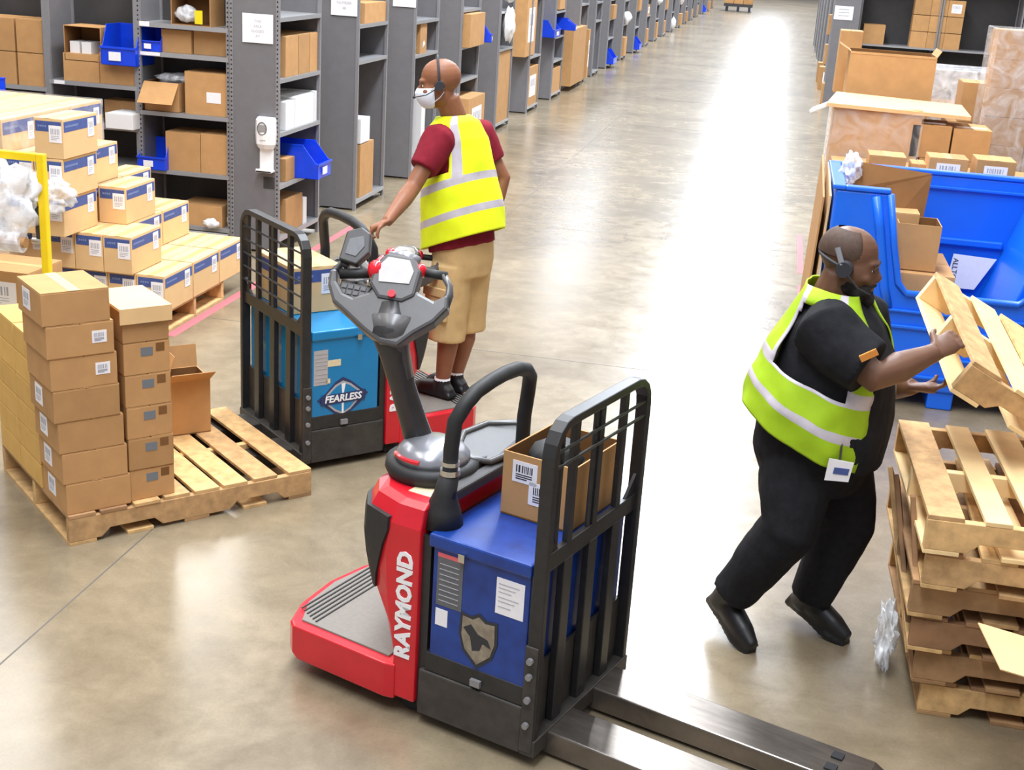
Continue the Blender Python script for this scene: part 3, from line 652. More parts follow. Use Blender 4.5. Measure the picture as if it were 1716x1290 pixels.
def truck(label, loc, ang, sg, W, bat, fc, wires, cons, hub, uv, emblem):
    """x towards the forks from the load backrest, near side at y=-sg*W/2, z up"""
    t = thing('pallet_truck', label, 'pallet truck', loc, ang)
    Y = lambda q: sg*(q-W/2)
    V = lambda s, q, z: Vector((s, Y(q), z))
    def B(g, s0, s1, t0, t1, z0, z1, k=None): return g.box(s0, s1, *sorted((Y(t0), Y(t1))), z0, z1, k)
    # forks
    for c in (.19, W-.19):
        f = part('fork', G().prism([(.0, .015), (1.0, .015), (1.1, .03), (1.1, .055), (1.04, .09), (.0, .105)], lambda a, b, q: Vector((a, Y(c)+q, b)), -.095, .095), fc, t, bev=.006)
        part('fork_slot', G().box(.9, .94, Y(c)-.06, Y(c)-.02, .0935, .0985).box(.9, .94, Y(c)+.02, Y(c)+.06, .0935, .0985), 'hole', f)
        part('load_wheel', G().cyl((.85, Y(c)-.05, .04), (.85, Y(c)+.05, .04), .038), 'rubber', t)
    # load backrest
    H = 1.255; r = .1
    path = [V(0, .018, .06), V(0, .018, H-r)]+[V(0, .018+r-r*math.cos(a), H-r+r*math.sin(a)) for a in (.4, .8, 1.2)]+[V(0, .018+r, H)]
    path2 = [V(0, W-.018-r, H)]+[V(0, W-.018-r+r*math.sin(a), H-r+r*math.cos(a)) for a in (.4, .8, 1.2)]+[V(0, W-.018, H-r), V(0, W-.018, .06)]
    def strap(g, pts, wd, th):
        n = len(pts); A = []
        for i, p in enumerate(pts):
            d = (pts[min(i+1, n-1)]-pts[max(i-1, 0)]).normalized(); nn = Vector((1, 0, 0)).cross(d)
            A.append([p+Vector((-wd/2, 0, 0))-nn*th/2, p+Vector((wd/2, 0, 0))-nn*th/2, p+Vector((wd/2, 0, 0))+nn*th/2, p+Vector((-wd/2, 0, 0))+nn*th/2])
        g.rings(A)
    g = G(); strap(g, path+path2, .05, .03); part('backrest_frame', g, 'black', t, bev=.004)
    part('middle_rail', B(G(), -.012, .012, .02, W-.02, .735, .8), 'black', t, bev=.003)
    for a, b in ((.03, .11), (W-.03, W-.11)): part('gusset', G().prism([(a, .8), (b, .8), (a, .88)], lambda x, z, q: V(q, x, z), -.006, .006), 'black', t)
    for k in (1, 2, 3):
        c = W*k/4
        part('slat', B(G(), -.014, .014, c-.03, c+.03, .06, .74), 'black', t, bev=.003)
        part('upper_bar', B(G(), -.012, .012, c-.016, c+.016, .79, H-.01), 'black', t, bev=.003)
    for c in (W*.45, W*.13) if wires < 4 else (W*.56, W*.9): part('upper_rod', G().cyl(V(0, c, .79), V(0, c, H-.01), .009), 'black', t)
    for k in range(wires):
        z = (1.165-.055*k if wires < 4 else 1.17-.075*k); part('wire', G().cyl(V(.014, .02, z), V(.014, W-.02, z), .0055, n=8), 'black', t)
    part('lower_plate', B(G(), -.03, -.016, .02, W-.02, .06, .36), 'steel_d', t)
    part('bottom_bar', B(G(), -.03, .03, .0, W, .045, .11), 'steel_d', t, bev=.004)
    # compartment
    c = part('side_plate', B(G(), -.46, -.03, .0, W, .045, .225), 'steel_d', t, bev=.006)
    part('upper_plate', B(G(), -.44, -.03, .008, W-.008, .225, .30), 'black', t, bev=.004)
    g = B(G(), -.03, .02, -.004, .014, .06, .47); br = part('corner_bracket', g, 'steel_d', t, bev=.004)
    for z in (.42, .36, .27, .17): part('bolt', G().cyl(V(-.005, -.018, z), V(-.005, 0, z), .012, n=8), 'post', br)
    part('latch', B(G(), -.24, -.2, -.006, .01, .24, .265), 'post', t)
    bt = part('battery', B(G(), -.425, -.035, .012, W-.012, .27, .725), bat, t, bev=.006)
    g = B(G(), -.44, -.03, .0, W, .715, .765); part('battery_lid', g, bat, t, bev=.008)
    part('lid_catch', B(G(), -.31, -.285, -.012, .0, .7, .73), 'chrome', t)
    # plan sections of the red drive unit
    def plan(x1, x2, inset, z, ch=.12):
        pts = [(x1, inset), (x2+ch, inset), (x2+ch*.35, inset+.045), (x2, inset+.14), (x2-.015, W/2), (x2, W-inset-.14), (x2+ch*.35, W-inset-.045), (x2+ch, W-inset), (x1, W-inset)]
        return [V(s, q, z) for s, q in pts]
    g = G().rings([plan(-.475, -.60, .0, .075, .02), plan(-.475, -.60, .0, .25, .03), plan(-.475, -.66, .0, .36, .07), plan(-.475, -.75, .0, .5, .14), plan(-.475, -.80, .0, .66, .18), plan(-.475, -.80, .0, .76, .2), plan(-.475, -.77, .02, .83, .19), plan(-.48, -.74, .05, .845, .17)])
    rb = part('drive_cover', g, 'red', t, bev=.008)
    # knee pads wrapped on the chamfered corners
    SEC = [(.36, -.66, .07), (.5, -.75, .14), (.66, -.80, .18), (.76, -.80, .2), (.83, -.77, .19)]
    def surf(z, w, off=0., far=False):
        for (z0, x0, c0_), (z1, x1, c1_) in zip(SEC, SEC[1:]):
            if z <= z1: f = max(0, (z-z0)/(z1-z0)); x2, ch = x0+(x1-x0)*f, c0_+(c1_-c0_)*f; break
        P = [(x2+ch, 0.), (x2+ch*.35, .045), (x2, .14), (x2-.012, .24)]
        w *= 3; i = min(2, int(w)); f = w-i; p = (P[i][0]+(P[i+1][0]-P[i][0])*f, P[i][1]+(P[i+1][1]-P[i][1])*f)
        n = ((-.25, -1), (-.75, -.75), (-1, -.15))[i]
        return V(p[0]+n[0]*off, (p[1]+n[1]*off) if not far else W-(p[1]+n[1]*off), z)
    for e in (False, True):
        rows_ = []
        for z, w0, w1 in ((.47, .3, .4), (.53, .2, .62), (.6, .1, .75), (.67, .03, .82), (.73, .0, .85), (.78, .03, .85)):
            rows_.append([surf(z, w0+(w1-w0)*k/8, .012, e) for k in range(9)]+[surf(z, w1-(w1-w0)*k/8, -.01, e) for k in range(9)])
        part('knee_pad', G().rings(rows_), 'rubber', t)
    part('dark_gap', B(G(), -.475, -.44, .02, W-.02, .06, .74), 'black', t)
    part('hazard_sticker', B(G(), -.60, -.49, .1, .25, .844, .847), 'cream', t)
    # lettering
    xd = (1, 0, 0); zd = (0, 0, 1)
    if sg > 0: m = frame(V(-.53, -.002, .455), (0, 0, 1), (-1, 0, 0))
    else: m = frame(V(-.53, -.002, .475), (0, 0, 1), (1, 0, 0))
    me = text('lettering', 'RAYMOND', .078, 'wht', t, m @ Matrix.Diagonal((1.08, 1.12, 1, 1)), .0015, 0, .0035)
    # platform
    pf = lambda z, k: [V(s, q, z) for s, q in ((-.56, -.005), (-.60, -.015), (-1.04+k, .0), (-1.075+k, .03), (-1.13+k, .16), (-1.155+k, W/2), (-1.13+k, W-.16), (-1.075+k, W-.03), (-1.04+k, W), (-.60, W+.015), (-.56, W+.005))]
    pl = part('platform', G().rings([pf(.065, .03), pf(.09, .0), pf(.195, .0), pf(.205, .008)]), 'red', t, bev=.006)
    pm = part('platform_mat', G().rings([[V(s, q, z) for s, q in ((-.61, .03), (-1.03, .045), (-1.1, .17), (-1.125, W/2), (-1.1, W-.17), (-1.03, W-.045), (-.61, W-.03))] for z in (.2, .212)]), 'mat', t, bev=.003)
    for k in range(6):
        x = -1.085+.022*k; part('rib', B(G(), x-.003, x+.003, .11-.01*k, W-.11+.01*k, .212, .216), 'rubber', pm)
    part('under_frame', B(G(), -1.0, -.45, .06, W-.06, .03, .075), 'black', t)
    part('drive_wheel', G().cyl(V(-.62, W/2-.05, .095), V(-.62, W/2+.05, .095), .095, n=20), 'rubber', t)
    for q in (.08, W-.08): part('caster', G().cyl(V(-.53, q-.02, .04), V(-.53, q+.02, .04), .04), 'rubber', t)
    # steering base
    c0 = V(-.635, .3, .87)
    part('steer_ring', G().rings([[c0+Vector((a*math.cos(2*PI*i/28), a*math.sin(2*PI*i/28), z)) for i in range(28)] for a, z in ((.155, -.04), (.175, 0), (.17, .03), (.14, .035))]), 'rubber', t, smooth=True)
    cp = part('steer_cap', G().rings([[c0+Vector((a*.98*math.cos(2*PI*i/28), a*math.sin(2*PI*i/28), z)) for i in range(28)] for a, z in ((.142, .03), (.14, .055), (.115, .085), (.07, .105), (.02, .112))]), 'silver', t, smooth=True)
    part('red_strip', G().tube([c0+Vector((.139*math.cos(q), .139*math.sin(q)*1, .058)) for q in ([-2.3+.12*i for i in range(9)] if sg > 0 else [2.3-.12*i for i in range(9)])], .009, 6), 'redk', cp)
    # tray on the far side of the hub
    rim = [V(-.60, .42, .92), V(-.52, .38, .9), V(-.46, .42, .89), V(-.43, .56, .9), V(-.47, .68, .93), V(-.52, .70, .95), V(-.6, .62, .95), V(-.63, .5, .94)]
    part('tray_rim', G().tube(rim, .013, 8, closed=True), 'cons', t, smooth=True)
    g = G().rings([rim, [p*.75+sum(rim, Vector())/8*.25+Vector((0, 0, -.05)) for p in rim]]); part('tray', g, 'consd', t)
    part('hood_top', B(G(), -.73, -.49, .3, W-.1, .84, .875), 'black', t, bev=.01)
    # grab hoop
    g0, g1 = .1, W-.13
    hp = [V(-.43, g0, .84), V(-.43, g0, 1.05), V(-.42, g0, 1.15), V(-.40, g0+.03, 1.21), V(-.39, g0+.08, 1.245), V(-.38, g0+.16, 1.265), V(-.38, (g0+g1)/2, 1.27), V(-.38, g1-.16, 1.265), V(-.39, g1-.08, 1.24), V(-.40, g1-.03, 1.2), V(-.42, g1, 1.13), V(-.43, g1, 1.03), V(-.43, g1, .8)]
    hp2 = []
    for i in range(len(hp)-1): hp2 += [hp[i], hp[i].lerp(hp[i+1], .5)]
    hoop = part('grab_hoop', G().tube(hp2+[hp[-1]], .027, 14), 'rubber', t, smooth=True)
    part('boot', G().tube([V(-.45, g0, .76), V(-.45, g0, .82), V(-.445, g0, .88), V(-.43, g0, .96)], [.075, .062, .04, .034], 16), 'rubber', t, smooth=True)
    part('clamp', G().cyl(V(-.43, g0, .955), V(-.43, g0, .975), .036).cyl(V(-.43, g0, .99), V(-.43, g0, 1.005), .033), 'chrome', hoop)
    part('cross_bar', G().box(-.475, -.42, *sorted((Y(g0), Y(g1))), .84, .88), 'consd', t, bev=.008)
    part('cross_lip', G().box(-.50, -.485, *sorted((Y(g0+.05), Y(g1))), .86, .9), 'consd', t, bev=.004)
    # steering column and console
    U, Vv = [Vector(q) for q in uv]; hubw = Vector(hub); inv = Matrix.Rotation(-ang, 3, 'Z')
    hc = inv@(hubw-Vector(loc)); U = inv@U; Vv = inv@Vv; U.normalize(); Vv = (Vv-U*Vv.dot(U)).normalized(); N = U.cross(Vv)
    if cons:
        Pt = lambda a, b, q=0: hc+U*a+Vv*b+N*q
        base = c0+Vector((-.07, .04*sg, .02)); neck = Pt(.035, -.15, -.01)
        mid = base.lerp(neck, .55)+Vector((-.01, 0, 0))
        part('column', G().tube([base, base.lerp(mid, .5), mid, mid.lerp(neck, .6), neck, Pt(.02, -.06, -.02)], [.058, .05, .047, .055, .07, .06], 16), 'consd', t, smooth=True)
        part('column_sleeve', G().tube([mid.lerp(neck, .2), mid.lerp(neck, .7), neck, Pt(.03, -.1, 0)], [.052, .06, .078, .085], 16, flat=.8), 'cons', t, smooth=True)
        poly = [(-.235, .03), (-.225, -.03), (-.19, -.09), (-.13, -.125), (-.05, -.175), (.02, -.21), (.085, -.21), (.13, -.155), (.19, -.1), (.225, -.04), (.215, .02), (.17, -.02), (.11, .0), (.08, .02), (-.045, .02), (-.07, -.03), (-.12, -.06), (-.16, -.05), (-.195, -.01), (-.21, .04)]
        cs = part('console', G().prism(poly, lambda a, b, q: Pt(a, b, q), -.035, .03), 'cons', t, bev=.012)
        part('console_panel', G().prism([(-.04, .13), (.06, .13), (.1, .08), (.1, -.02), (.06, -.05), (-.03, -.05), (-.075, -.0), (-.075, .08)], lambda a, b, q: Pt(a, b, q), -.02, .04), 'cons', cs, bev=.012)
        part('display_panel', G().prism([(-.03, .11), (.05, .11), (.075, .07), (.07, .02), (-.04, .01), (-.055, .07)], lambda a, b, q: Pt(a, b, q), .04, .044), 'consl', cs)
        part('key_button', G().cyl(Pt(.02, -.03, .038), Pt(.02, -.03, .052), .014), 'redk', cs)
        part('console_top', G().tube([Pt(-.04, .125, .01), Pt(.015, .14, .0), Pt(.07, .125, .01)], [.02, .026, .02], 10), 'silver', cs, smooth=True)
        part('wing', G().tube([Pt(.205, -.02), Pt(.213, .02), Pt(.205, .055), Pt(.175, .092)], [.026, .02, .017, .018], 10, flat=.7), 'cons', t, smooth=True)
        part('wing', G().tube([Pt(-.22, .0), Pt(-.22, .04), Pt(-.205, .07), Pt(-.18, .06)], [.024, .02, .017, .018], 10, flat=.7), 'consd', t, smooth=True)
        part('grip', G().tube([Pt(.185, .092), Pt(.085, .092)], .017, 10), 'rubber', t, smooth=True)
        part('grip', G().tube([Pt(-.2, .03), Pt(-.08, .055)], .019, 10), 'rubber', t, smooth=True)
        part('thumb_knob', G().ell(Pt(-.068, .06, .02), (.032, .032, .038)).tube([Pt(-.066, .07, .02), Pt(-.06, .12, .015)], [.026, .009], 8), 'redk', t, smooth=True)
        part('thumb_knob', G().ell(Pt(.09, .09, .012), (.02, .026, .028)), 'redk', t, smooth=True)
        g = G().prism([(-.195, -.1), (-.09, -.1), (-.07, .0), (-.19, .01)], lambda a, b, q: Pt(a, b*.8, q), -.03, .0); kp = part('wing_keypad', g, 'consd', t, bev=.006)
        g = G()
        for i in range(4):
            for j in range(3): g.prism([(-.18+.024*i, -.065+.022*j), (-.162+.024*i, -.065+.022*j), (-.162+.024*i, -.05+.022*j), (-.18+.024*i, -.05+.022*j)], lambda a, b, q: Pt(a, b, q), 0, .004)
        part('key_pad', g, 'cons', kp)
        if emblem != 'shield': return finish(t, V, B, W, emblem, bat)
        # terminal clipped beside the left wing
        m = Pt(-.16, .135, .02)
        g = G().prism([(-.05, -.065), (.02, -.075), (.055, -.02), (.04, .055), (.0, .075), (-.05, .05)], lambda a, b, q: m+U*a+Vv*b+N*q, -.015, .02); tm = part('terminal', g, 'consd', t, bev=.006)
        part('terminal_screen', G().prism([(-.03, -.04), (.01, -.045), (.032, .0), (.02, .04), (-.03, .02)], lambda a, b, q: m+U*a+Vv*b+N*q, .02, .023), 'stick', tm)
        part('terminal_arm', G().tube([Pt(-.2, .06, 0), Pt(-.19, .1, 0), m], .01, 8), 'rubber', t)
    return finish(t, V, B, W, emblem, bat)
AA = -.3354; oa = Vector((-.575, 3.824, 0)); WA = .73
ca = oa+Vector((-math.sin(AA), math.cos(AA), 0))*(WA/2)
TA, VA = truck('red pallet truck with dark blue battery and shield emblem, parked in the foreground', ca, AA, 1, WA, 'batA', 'fork', 2, True, onY(655, 487, 4.36), ((1, -.02, -.06), (-.05, .62, .78)), 'shield')
AB = 3.9415; ob = Vector((-2.19, 6.04, 0)); WB = .8
cb = ob-Vector((-math.sin(AB), math.cos(AB), 0))*(WB/2)
TB, VB = truck('red pallet truck with sky blue battery ridden by the man in shorts', cb, AB, -1, WB, 'batB', 'steel_d', 5, True, (-1.93, 6.80, .98), ((1, 0, 0), (0, .9, .43)), 'diamond')
wA = lambda s, q, z: TA.matrix_world@VA(s, q, z)
bpy.context.view_layer.update()
# goods riding on the batteries
q = TA.matrix_world@VA(-.335, .30, .767)
t = open_box(.285, .36, .24, q, AA, 'open brown carton with barcode labels on the dark blue battery', flaps=(0, 0, 0, 0), group=None)
g = G(); barcode_label(g, lambda u, v, k: Vector((.09+u, -k, .175+v)), .1, .08); part('label', g, ['paper', 'ink'], t)
g = G(); barcode_label(g, lambda u, v, k: Vector((.175+u, -k, .105+v)), .13, .085); part('label', g, ['paper', 'ink'], t)
q2 = TA.matrix_world@VA(-.2, .46, .93)
bag('black_bag', q2, (.1, .12, .1), 31, 'rubber', 'black bundle inside the open carton on the front truck', 'bundle')
bag('black_bag', TA.matrix_world@VA(-.13, .38, .87), (.06, .07, .09), 33, 'rubber', 'small black bundle near the front corner inside the open carton', 'bundle')
q = TB.matrix_world@VB(-.07, .33, .767)
place_box(.29, .46, .25, q, AB+PI, 'blue-banded box riding on the sky blue battery', None, 'band')

# ------------------------------------------------------------------ people
def organic(name, g, voxel, m, parent, it=4, fac=.5, fold=0, fs=9, mats=None):
    me = mesh(g, name, m); o = bpy.data.objects.new(name, me); COL.objects.link(o)
    r = o.modifiers.new('r', 'REMESH'); r.mode = 'VOXEL'; r.voxel_size = voxel; r.use_smooth_shade = True
    s = o.modifiers.new('s', 'SMOOTH'); s.iterations = it; s.factor = fac
    bpy.context.view_layer.update()
    n = bpy.data.meshes.new_from_object(o.evaluated_get(bpy.context.evaluated_depsgraph_get())); bpy.data.objects.remove(o)
    if fold:
        nn = [v.normal.copy() for v in n.vertices]
        for v, q in zip(n.vertices, nn):
            p = v.co; f = noise.noise(Vector((p.x*fs, p.y*fs, p.z*fs*.6)))+.5*noise.noise(Vector((p.x*fs*2.2+5, p.y*fs*2.2, p.z*fs*1.6)))
            v.co = p+q*f*fold
    n.polygons.foreach_set('use_smooth', [True]*len(n.polygons)); n.name = name
    n.materials.clear(); n.materials.append(M[m])
    return put(name, n, parent)
def mfu(o, f, u):
    f = Vector(f).normalized(); u = Vector(u); u = (u-f*u.dot(f)).normalized(); l = u.cross(f)
    return Matrix(((f.x, l.x, u.x, o[0]), (f.y, l.y, u.y, o[1]), (f.z, l.z, u.z, o[2]), (0, 0, 0, 1)))
def head_shape(g, m, k=1., fat=1.):
    R3 = m.to_3x3()
    def E(c, r, n=16): g.ell(m@Vector([q*k for q in c]), [q*k for q in r], n, None, R3)
    E((-.012, 0, .038), (.1, .079, .088), 20); E((.02, 0, -.02), (.078, .066*fat, .085), 18); E((.04, 0, -.075), (.05, .05*fat, .042))
    E((.0, 0, -.05), (.07, .066*fat, .06)); E((.075, 0, .022), (.026, .052, .014)); E((.072, 0, -.055), (.03, .036, .04))
    g.tube([m@Vector((.088*k, 0, .008*k)), m@Vector((.106*k, 0, -.022*k)), m@Vector((.1*k, 0, -.034*k))], [.008*k, .014*k, .016*k], 10)
    E((.1, 0, -.032), (.014, .02, .01)); E((.093, 0, -.06), (.012, .024, .007)); E((.09, 0, -.071), (.012, .021, .007))
    for s in (1, -1):
        E((-.005, .08*s, -.012), (.019, .009, .03), 12); E((.06, .045*s, -.028), (.03, .022, .02))
def eyes(m, parent, k=1.):
    R3 = m.to_3x3()
    for s in (1, -1):
        g = G().ell(m@Vector((.083*k, .031*s*k, .0)), (.011*k,)*3, 12); o = part('eye', g, 'eyew', parent, smooth=True)
        part('pupil', G().ell(m@Vector((.092*k, .031*s*k, .0)), (.0045*k,)*3, 8), 'ink', o)
def hand(g, wr, d, n, side, curl=.9, k=1., spread=.1):
    """palm from wrist wr along d, palm normal n (fingers close towards n), side = thumb direction"""
    d = Vector(d).normalized(); n = Vector(n); n = (n-d*n.dot(d)).normalized(); s = d.cross(n)*side
    wr = Vector(wr); g.tube([wr-d*.02, wr+d*.03, wr+d*.06, wr+d*.09], [.028*k, .036*k, .043*k, .04*k], 12, flat=.5, upv=tuple(s))
    for i, (o, L, r) in enumerate(((.031, .074, .0095), (.0105, .083, .0098), (-.0105, .077, .0095), (-.031, .062, .0085))):
        p = wr+d*.082+s*o*k; pts = [p-d*.02, p]; a = 0; dd = d+s*o*spread*6
        for q, f in ((.45, .45), (.3, 1.), (.25, .9)):
            a += curl*f; dr = (dd*math.cos(a)+n*math.sin(a)).normalized(); p = p+dr*L*q*k; pts.append(p)
        g.tube(pts, [r*k, r*1.05*k, r*k, r*.95*k, r*.8*k], 8)
    p = wr+d*.025+s*.03*k; dr = (d*.6+s*.75+n*.25).normalized(); q = p+dr*.04*k; dr2 = (d*.75+s*.25+n*.55*min(1.3, curl+.2)).normalized()
    g.tube([p-dr*.02, p, q, q+dr2*.032*k, q+(dr2+n*.4).normalized()*.055*k], [.014*k, .014*k, .012*k, .011*k, .0085*k], 8)
def lerp_table(T, u):
    for i in range(len(T)-1):
        if u <= T[i+1][0] or i == len(T)-2:
            a, b = T[i], T[i+1]; f = max(0, min(1, (u-a[0])/(b[0]-a[0]))); f = f*f*(3-2*f)*.5+f*.5
            r = []
            for x, y in zip(a[1:], b[1:]): r.append(Vector(x).lerp(Vector(y), f) if isinstance(x, (tuple, list)) else x+(y-x)*f)
            return r
def torso(T, Lx, Fx, rows, n=48, pw=.85, gap=None):
    R = []; us = []
    for i in range(rows+1):
        u = i/rows; c, a, b, tl = lerp_table(T, u); F = (Vector(Fx)+Vector((0, 0, tl))); ring = []
        for j in range(n):
            th = 2*PI*j/n; cc, ss = math.cos(th), math.sin(th)
            x = math.copysign(abs(cc)**pw, cc)*b; y = math.copysign(abs(ss)**pw, ss)*a
            ring.append(c+F*x+Vector(Lx)*y)
        R.append(ring)
    return R
def vest(name, T, Lx, Fx, parent, m, bands, vcols, vfrom, rows=46, n=72, gap=(), fold=.006, hole=None, seed=0):
    R = torso(T, Lx, Fx, rows, n); g = G(); v = []
    for i, ring in enumerate(R):
        for j, p in enumerate(ring):
            c = sum(ring, Vector())/n; o = (p-c).normalized()
            f = noise.noise(Vector((p.x*8+seed, p.y*8, p.z*5)))+.5*noise.noise(Vector((p.x*17, p.y*17+seed, p.z*11)))
            v.append(p+o*f*fold*2)
    fs = []; ks = []
    for i in range(rows):
        u = (i+.5)/rows
        for j in range(n):
            th = (j+.5)*360/n
            if any(a <= th < b for a, b in gap): continue
            if hole and hole(u, th): continue
            k = 0
            if any(a <= u < b for a, b in bands): k = 1
            elif u > vfrom and any(a <= th < b for a, b in vcols): k = 1
            fs.append((i*n+j, i*n+(j+1) % n, (i+1)*n+(j+1) % n, (i+1)*n+j)); ks.append(k)
    g.v = [tuple(p) for p in v]; g.f = fs; g.m = ks
    me = mesh(g, name, [m, 'refl'], True, fix=False)
    o = put(name, me, parent); s = o.modifiers.new('t', 'SOLIDIFY'); s.thickness = .006; s.offset = 0
    return o

# --- the driver in shorts
p1 = thing('person', 'man in yellow hi-vis vest, maroon shirt, khaki shorts and white face mask riding a truck', 'person', (-1.64, 6.98, .215))
L1 = Vector((.42, .9, 0)).normalized(); F1 = Vector((-.9, .42, 0)).normalized()
hm = mfu((-1.775, 6.9, 1.965), (-.93, -.26, -.1), (-.1, 0, 1)) @ Matrix.Diagonal((1.08, 1.08, 1.08, 1))
g = G(); head_shape(g, hm)
g.tube([(-1.69, 6.955, 1.70), (-1.70, 6.95, 1.80), (-1.735, 6.92, 1.90)], [.082, .07, .066], 14)
lsh, rsh = Vector((-1.74, 6.82, 1.685)), Vector((-1.60, 7.14, 1.69))
hoopP = onZ(623, 384, 1.275)
lel = Vector((-1.835, 6.66, 1.445)); lh = Vector((hoopP.x+.07, hoopP.y+.03, 1.315))
g.tube([lsh, lsh.lerp(lel, .5), lel, lel.lerp(lh, .35), lel.lerp(lh, .8), lh], [.06, .05, .045, .047, .034, .029], 14)
hand(g, lh, (hoopP-lh)+Vector((0, 0, .0)), (-.15, -.25, -1), 1, 1.35)
rel, rh = Vector((-1.455, 7.18, 1.45)), Vector((-1.50, 7.10, 1.2))
g.tube([rsh, rsh.lerp(rel, .5), rel, rel.lerp(rh, .4), rh], [.06, .05, .045, .045, .03], 14)
hand(g, rh, (-.2, -.1, -1), (-.9, .2, 0), -1, .4)
g.rings(torso([(0, (-1.63, 6.98, 1.05), .16, .13, 0), (.5, (-1.65, 6.975, 1.4), .17, .13, 0), (1, (-1.69, 6.955, 1.74), .10, .08, 0)], L1, F1, 10, 20))
lk, rk = Vector((-1.675, 6.91, .66)), Vector((-1.60, 7.06, .66)); la, ra = Vector((-1.68, 6.885, .30)), Vector((-1.635, 7.02, .30))
for hp_, k_, a_ in ((Vector((-1.66, 6.91, 1.05)), lk, la), (Vector((-1.59, 7.04, 1.05)), rk, ra)):
    cf = k_.lerp(a_, .35)-F1*.02
    g.tube([hp_, k_, cf, a_, a_-Vector((0, 0, .05))], [.09, .06, .062, .04, .042], 14)
organic('body', g, .0075, 'skin1', p1, 3).location = (1.64, -6.98, -.215)
def kid1(o): o.location = (1.64, -6.98, -.215); return o
for s in (1, -1):
    o = kid1(part('eye', G().ell(hm@Vector((.08, .031*s, 0)), (.0085,)*3, 12), 'eyew', p1, smooth=True)); part('pupil', G().ell(hm@Vector((.0865, .031*s, 0)), (.0055,)*3, 8), 'ink', o)
g = G(); g.tube([hm@Vector((.087, s, .019)) for s in (-.052, -.035, -.018)], [.003, .005, .004], 6); kid1(part('eyebrow', g, 'hair', p1)); g = G(); g.tube([hm@Vector((.087, s, .019)) for s in (.052, .035, .018)], [.003, .005, .004], 6); kid1(part('eyebrow', g, 'hair', p1))
R3 = hm.to_3x3()
g = G().rings([[hm@Vector((x0+dx*math.cos(t_), w_*math.sin(t_), z)) for t_ in [-1.5+3.*i/16 for i in range(17)]]+[hm@Vector((x0+(dx-.006)*math.cos(t_), (w_-.004)*math.sin(t_), z)) for t_ in [1.5-3.*i/16 for i in range(17)]] for z, x0, dx, w_ in ((-.11, .03, .055, .045), (-.10, .025, .072, .06), (-.07, .02, .096, .07), (-.035, .02, .105, .072), (-.012, .02, .092, .07))])
mk_ = kid1(part('face_mask', g, 'mask', p1, smooth=True))
for s in (1, -1):
    part('ear_loop', G().tube([hm@Vector((.045, .068*s, -.02)), hm@Vector((.0, .09*s, .005)), hm@Vector((-.02, .088*s, -.015))], .0022, 6).tube([hm@Vector((.04, .062*s, -.085)), hm@Vector((.0, .08*s, -.055)), hm@Vector((-.02, .088*s, -.03))], .0022, 6), 'mask', mk_)
hs = kid1(part('headset_band', G().tube([hm@Vector((.0, .088*math.cos(a)*1.03, .0+.137*math.sin(a))) for a in [PI*i/14 for i in range(15)]], .0065, 8, flat=1.6), 'ink', p1, smooth=True))
part('ear_pad', G().cyl(hm@Vector((.0, .078, .0)), hm@Vector((.0, .105, .0)), .028, .024, 16), 'ink', hs); part('ear_pad', G().cyl(hm@Vector((.0, -.078, .0)), hm@Vector((.0, -.105, .0)), .028, .024, 16), 'ink', hs)
part('mic_arm', G().tube([hm@Vector((.01, .1, -.01)), hm@Vector((.07, .1, -.04)), hm@Vector((.125, .06, -.05))], .0028, 6).ell(hm@Vector((.128, .055, -.05)), (.009, .009, .009), 8), 'ink', hs)
# shirt
g = G()
g.rings(torso([(0, (-1.625, 6.98, 1.08), .2, .16, -.3), (.25, (-1.63, 6.98, 1.15), .2, .155, -.12), (.6, (-1.655, 6.975, 1.45), .195, .145, 0), (.85, (-1.67, 6.97, 1.66), .185, .12, 0), (1, (-1.70, 6.955, 1.77), .085, .08, 0)], L1, F1, 16, 32))
sl = lsh.lerp(lel, .62); sr = rsh.lerp(rel, .62)
g.tube([lsh-L1*-.05, lsh+Vector((0, 0, -.0)), lsh.lerp(lel, .35), sl], [.09, .1, .088, .078], 18); g.tube([rsh-L1*.05, rsh, rsh.lerp(rel, .35), sr], [.09, .095, .082, .07], 18)
kid1(organic('shirt', g, .009, 'maroon', p1, 4, fold=.004, fs=12))
TV1 = [(0, (-1.62, 6.98, 1.125), .225, .215, -.42), (.2, (-1.63, 6.98, 1.25), .228, .2, -.46), (.5, (-1.66, 6.975, 1.44), .215, .178, -.46), (.62, (-1.67, 6.97, 1.53), .19, .168, -.36), (.8, (-1.68, 6.965, 1.66), .168, .15, -.25), (.93, (-1.695, 6.955, 1.76), .135, .118, -.2), (1, (-1.70, 6.95, 1.80), .08, .085, -.15)]
kid1(vest('hi_vis_vest', TV1, L1, F1, p1, 'hiviz', ((.17, .26), (.44, .53)), ((222, 240), (120, 138), (35, 50), (310, 325)), .53, seed=3, gap=((0, 5), (355, 360)), fold=.005, hole=lambda u, th: u > .56 and u < .9 and (abs(th-90) < 24-40*max(0, u-.8) or abs(th-270) < 24-40*max(0, u-.8))))
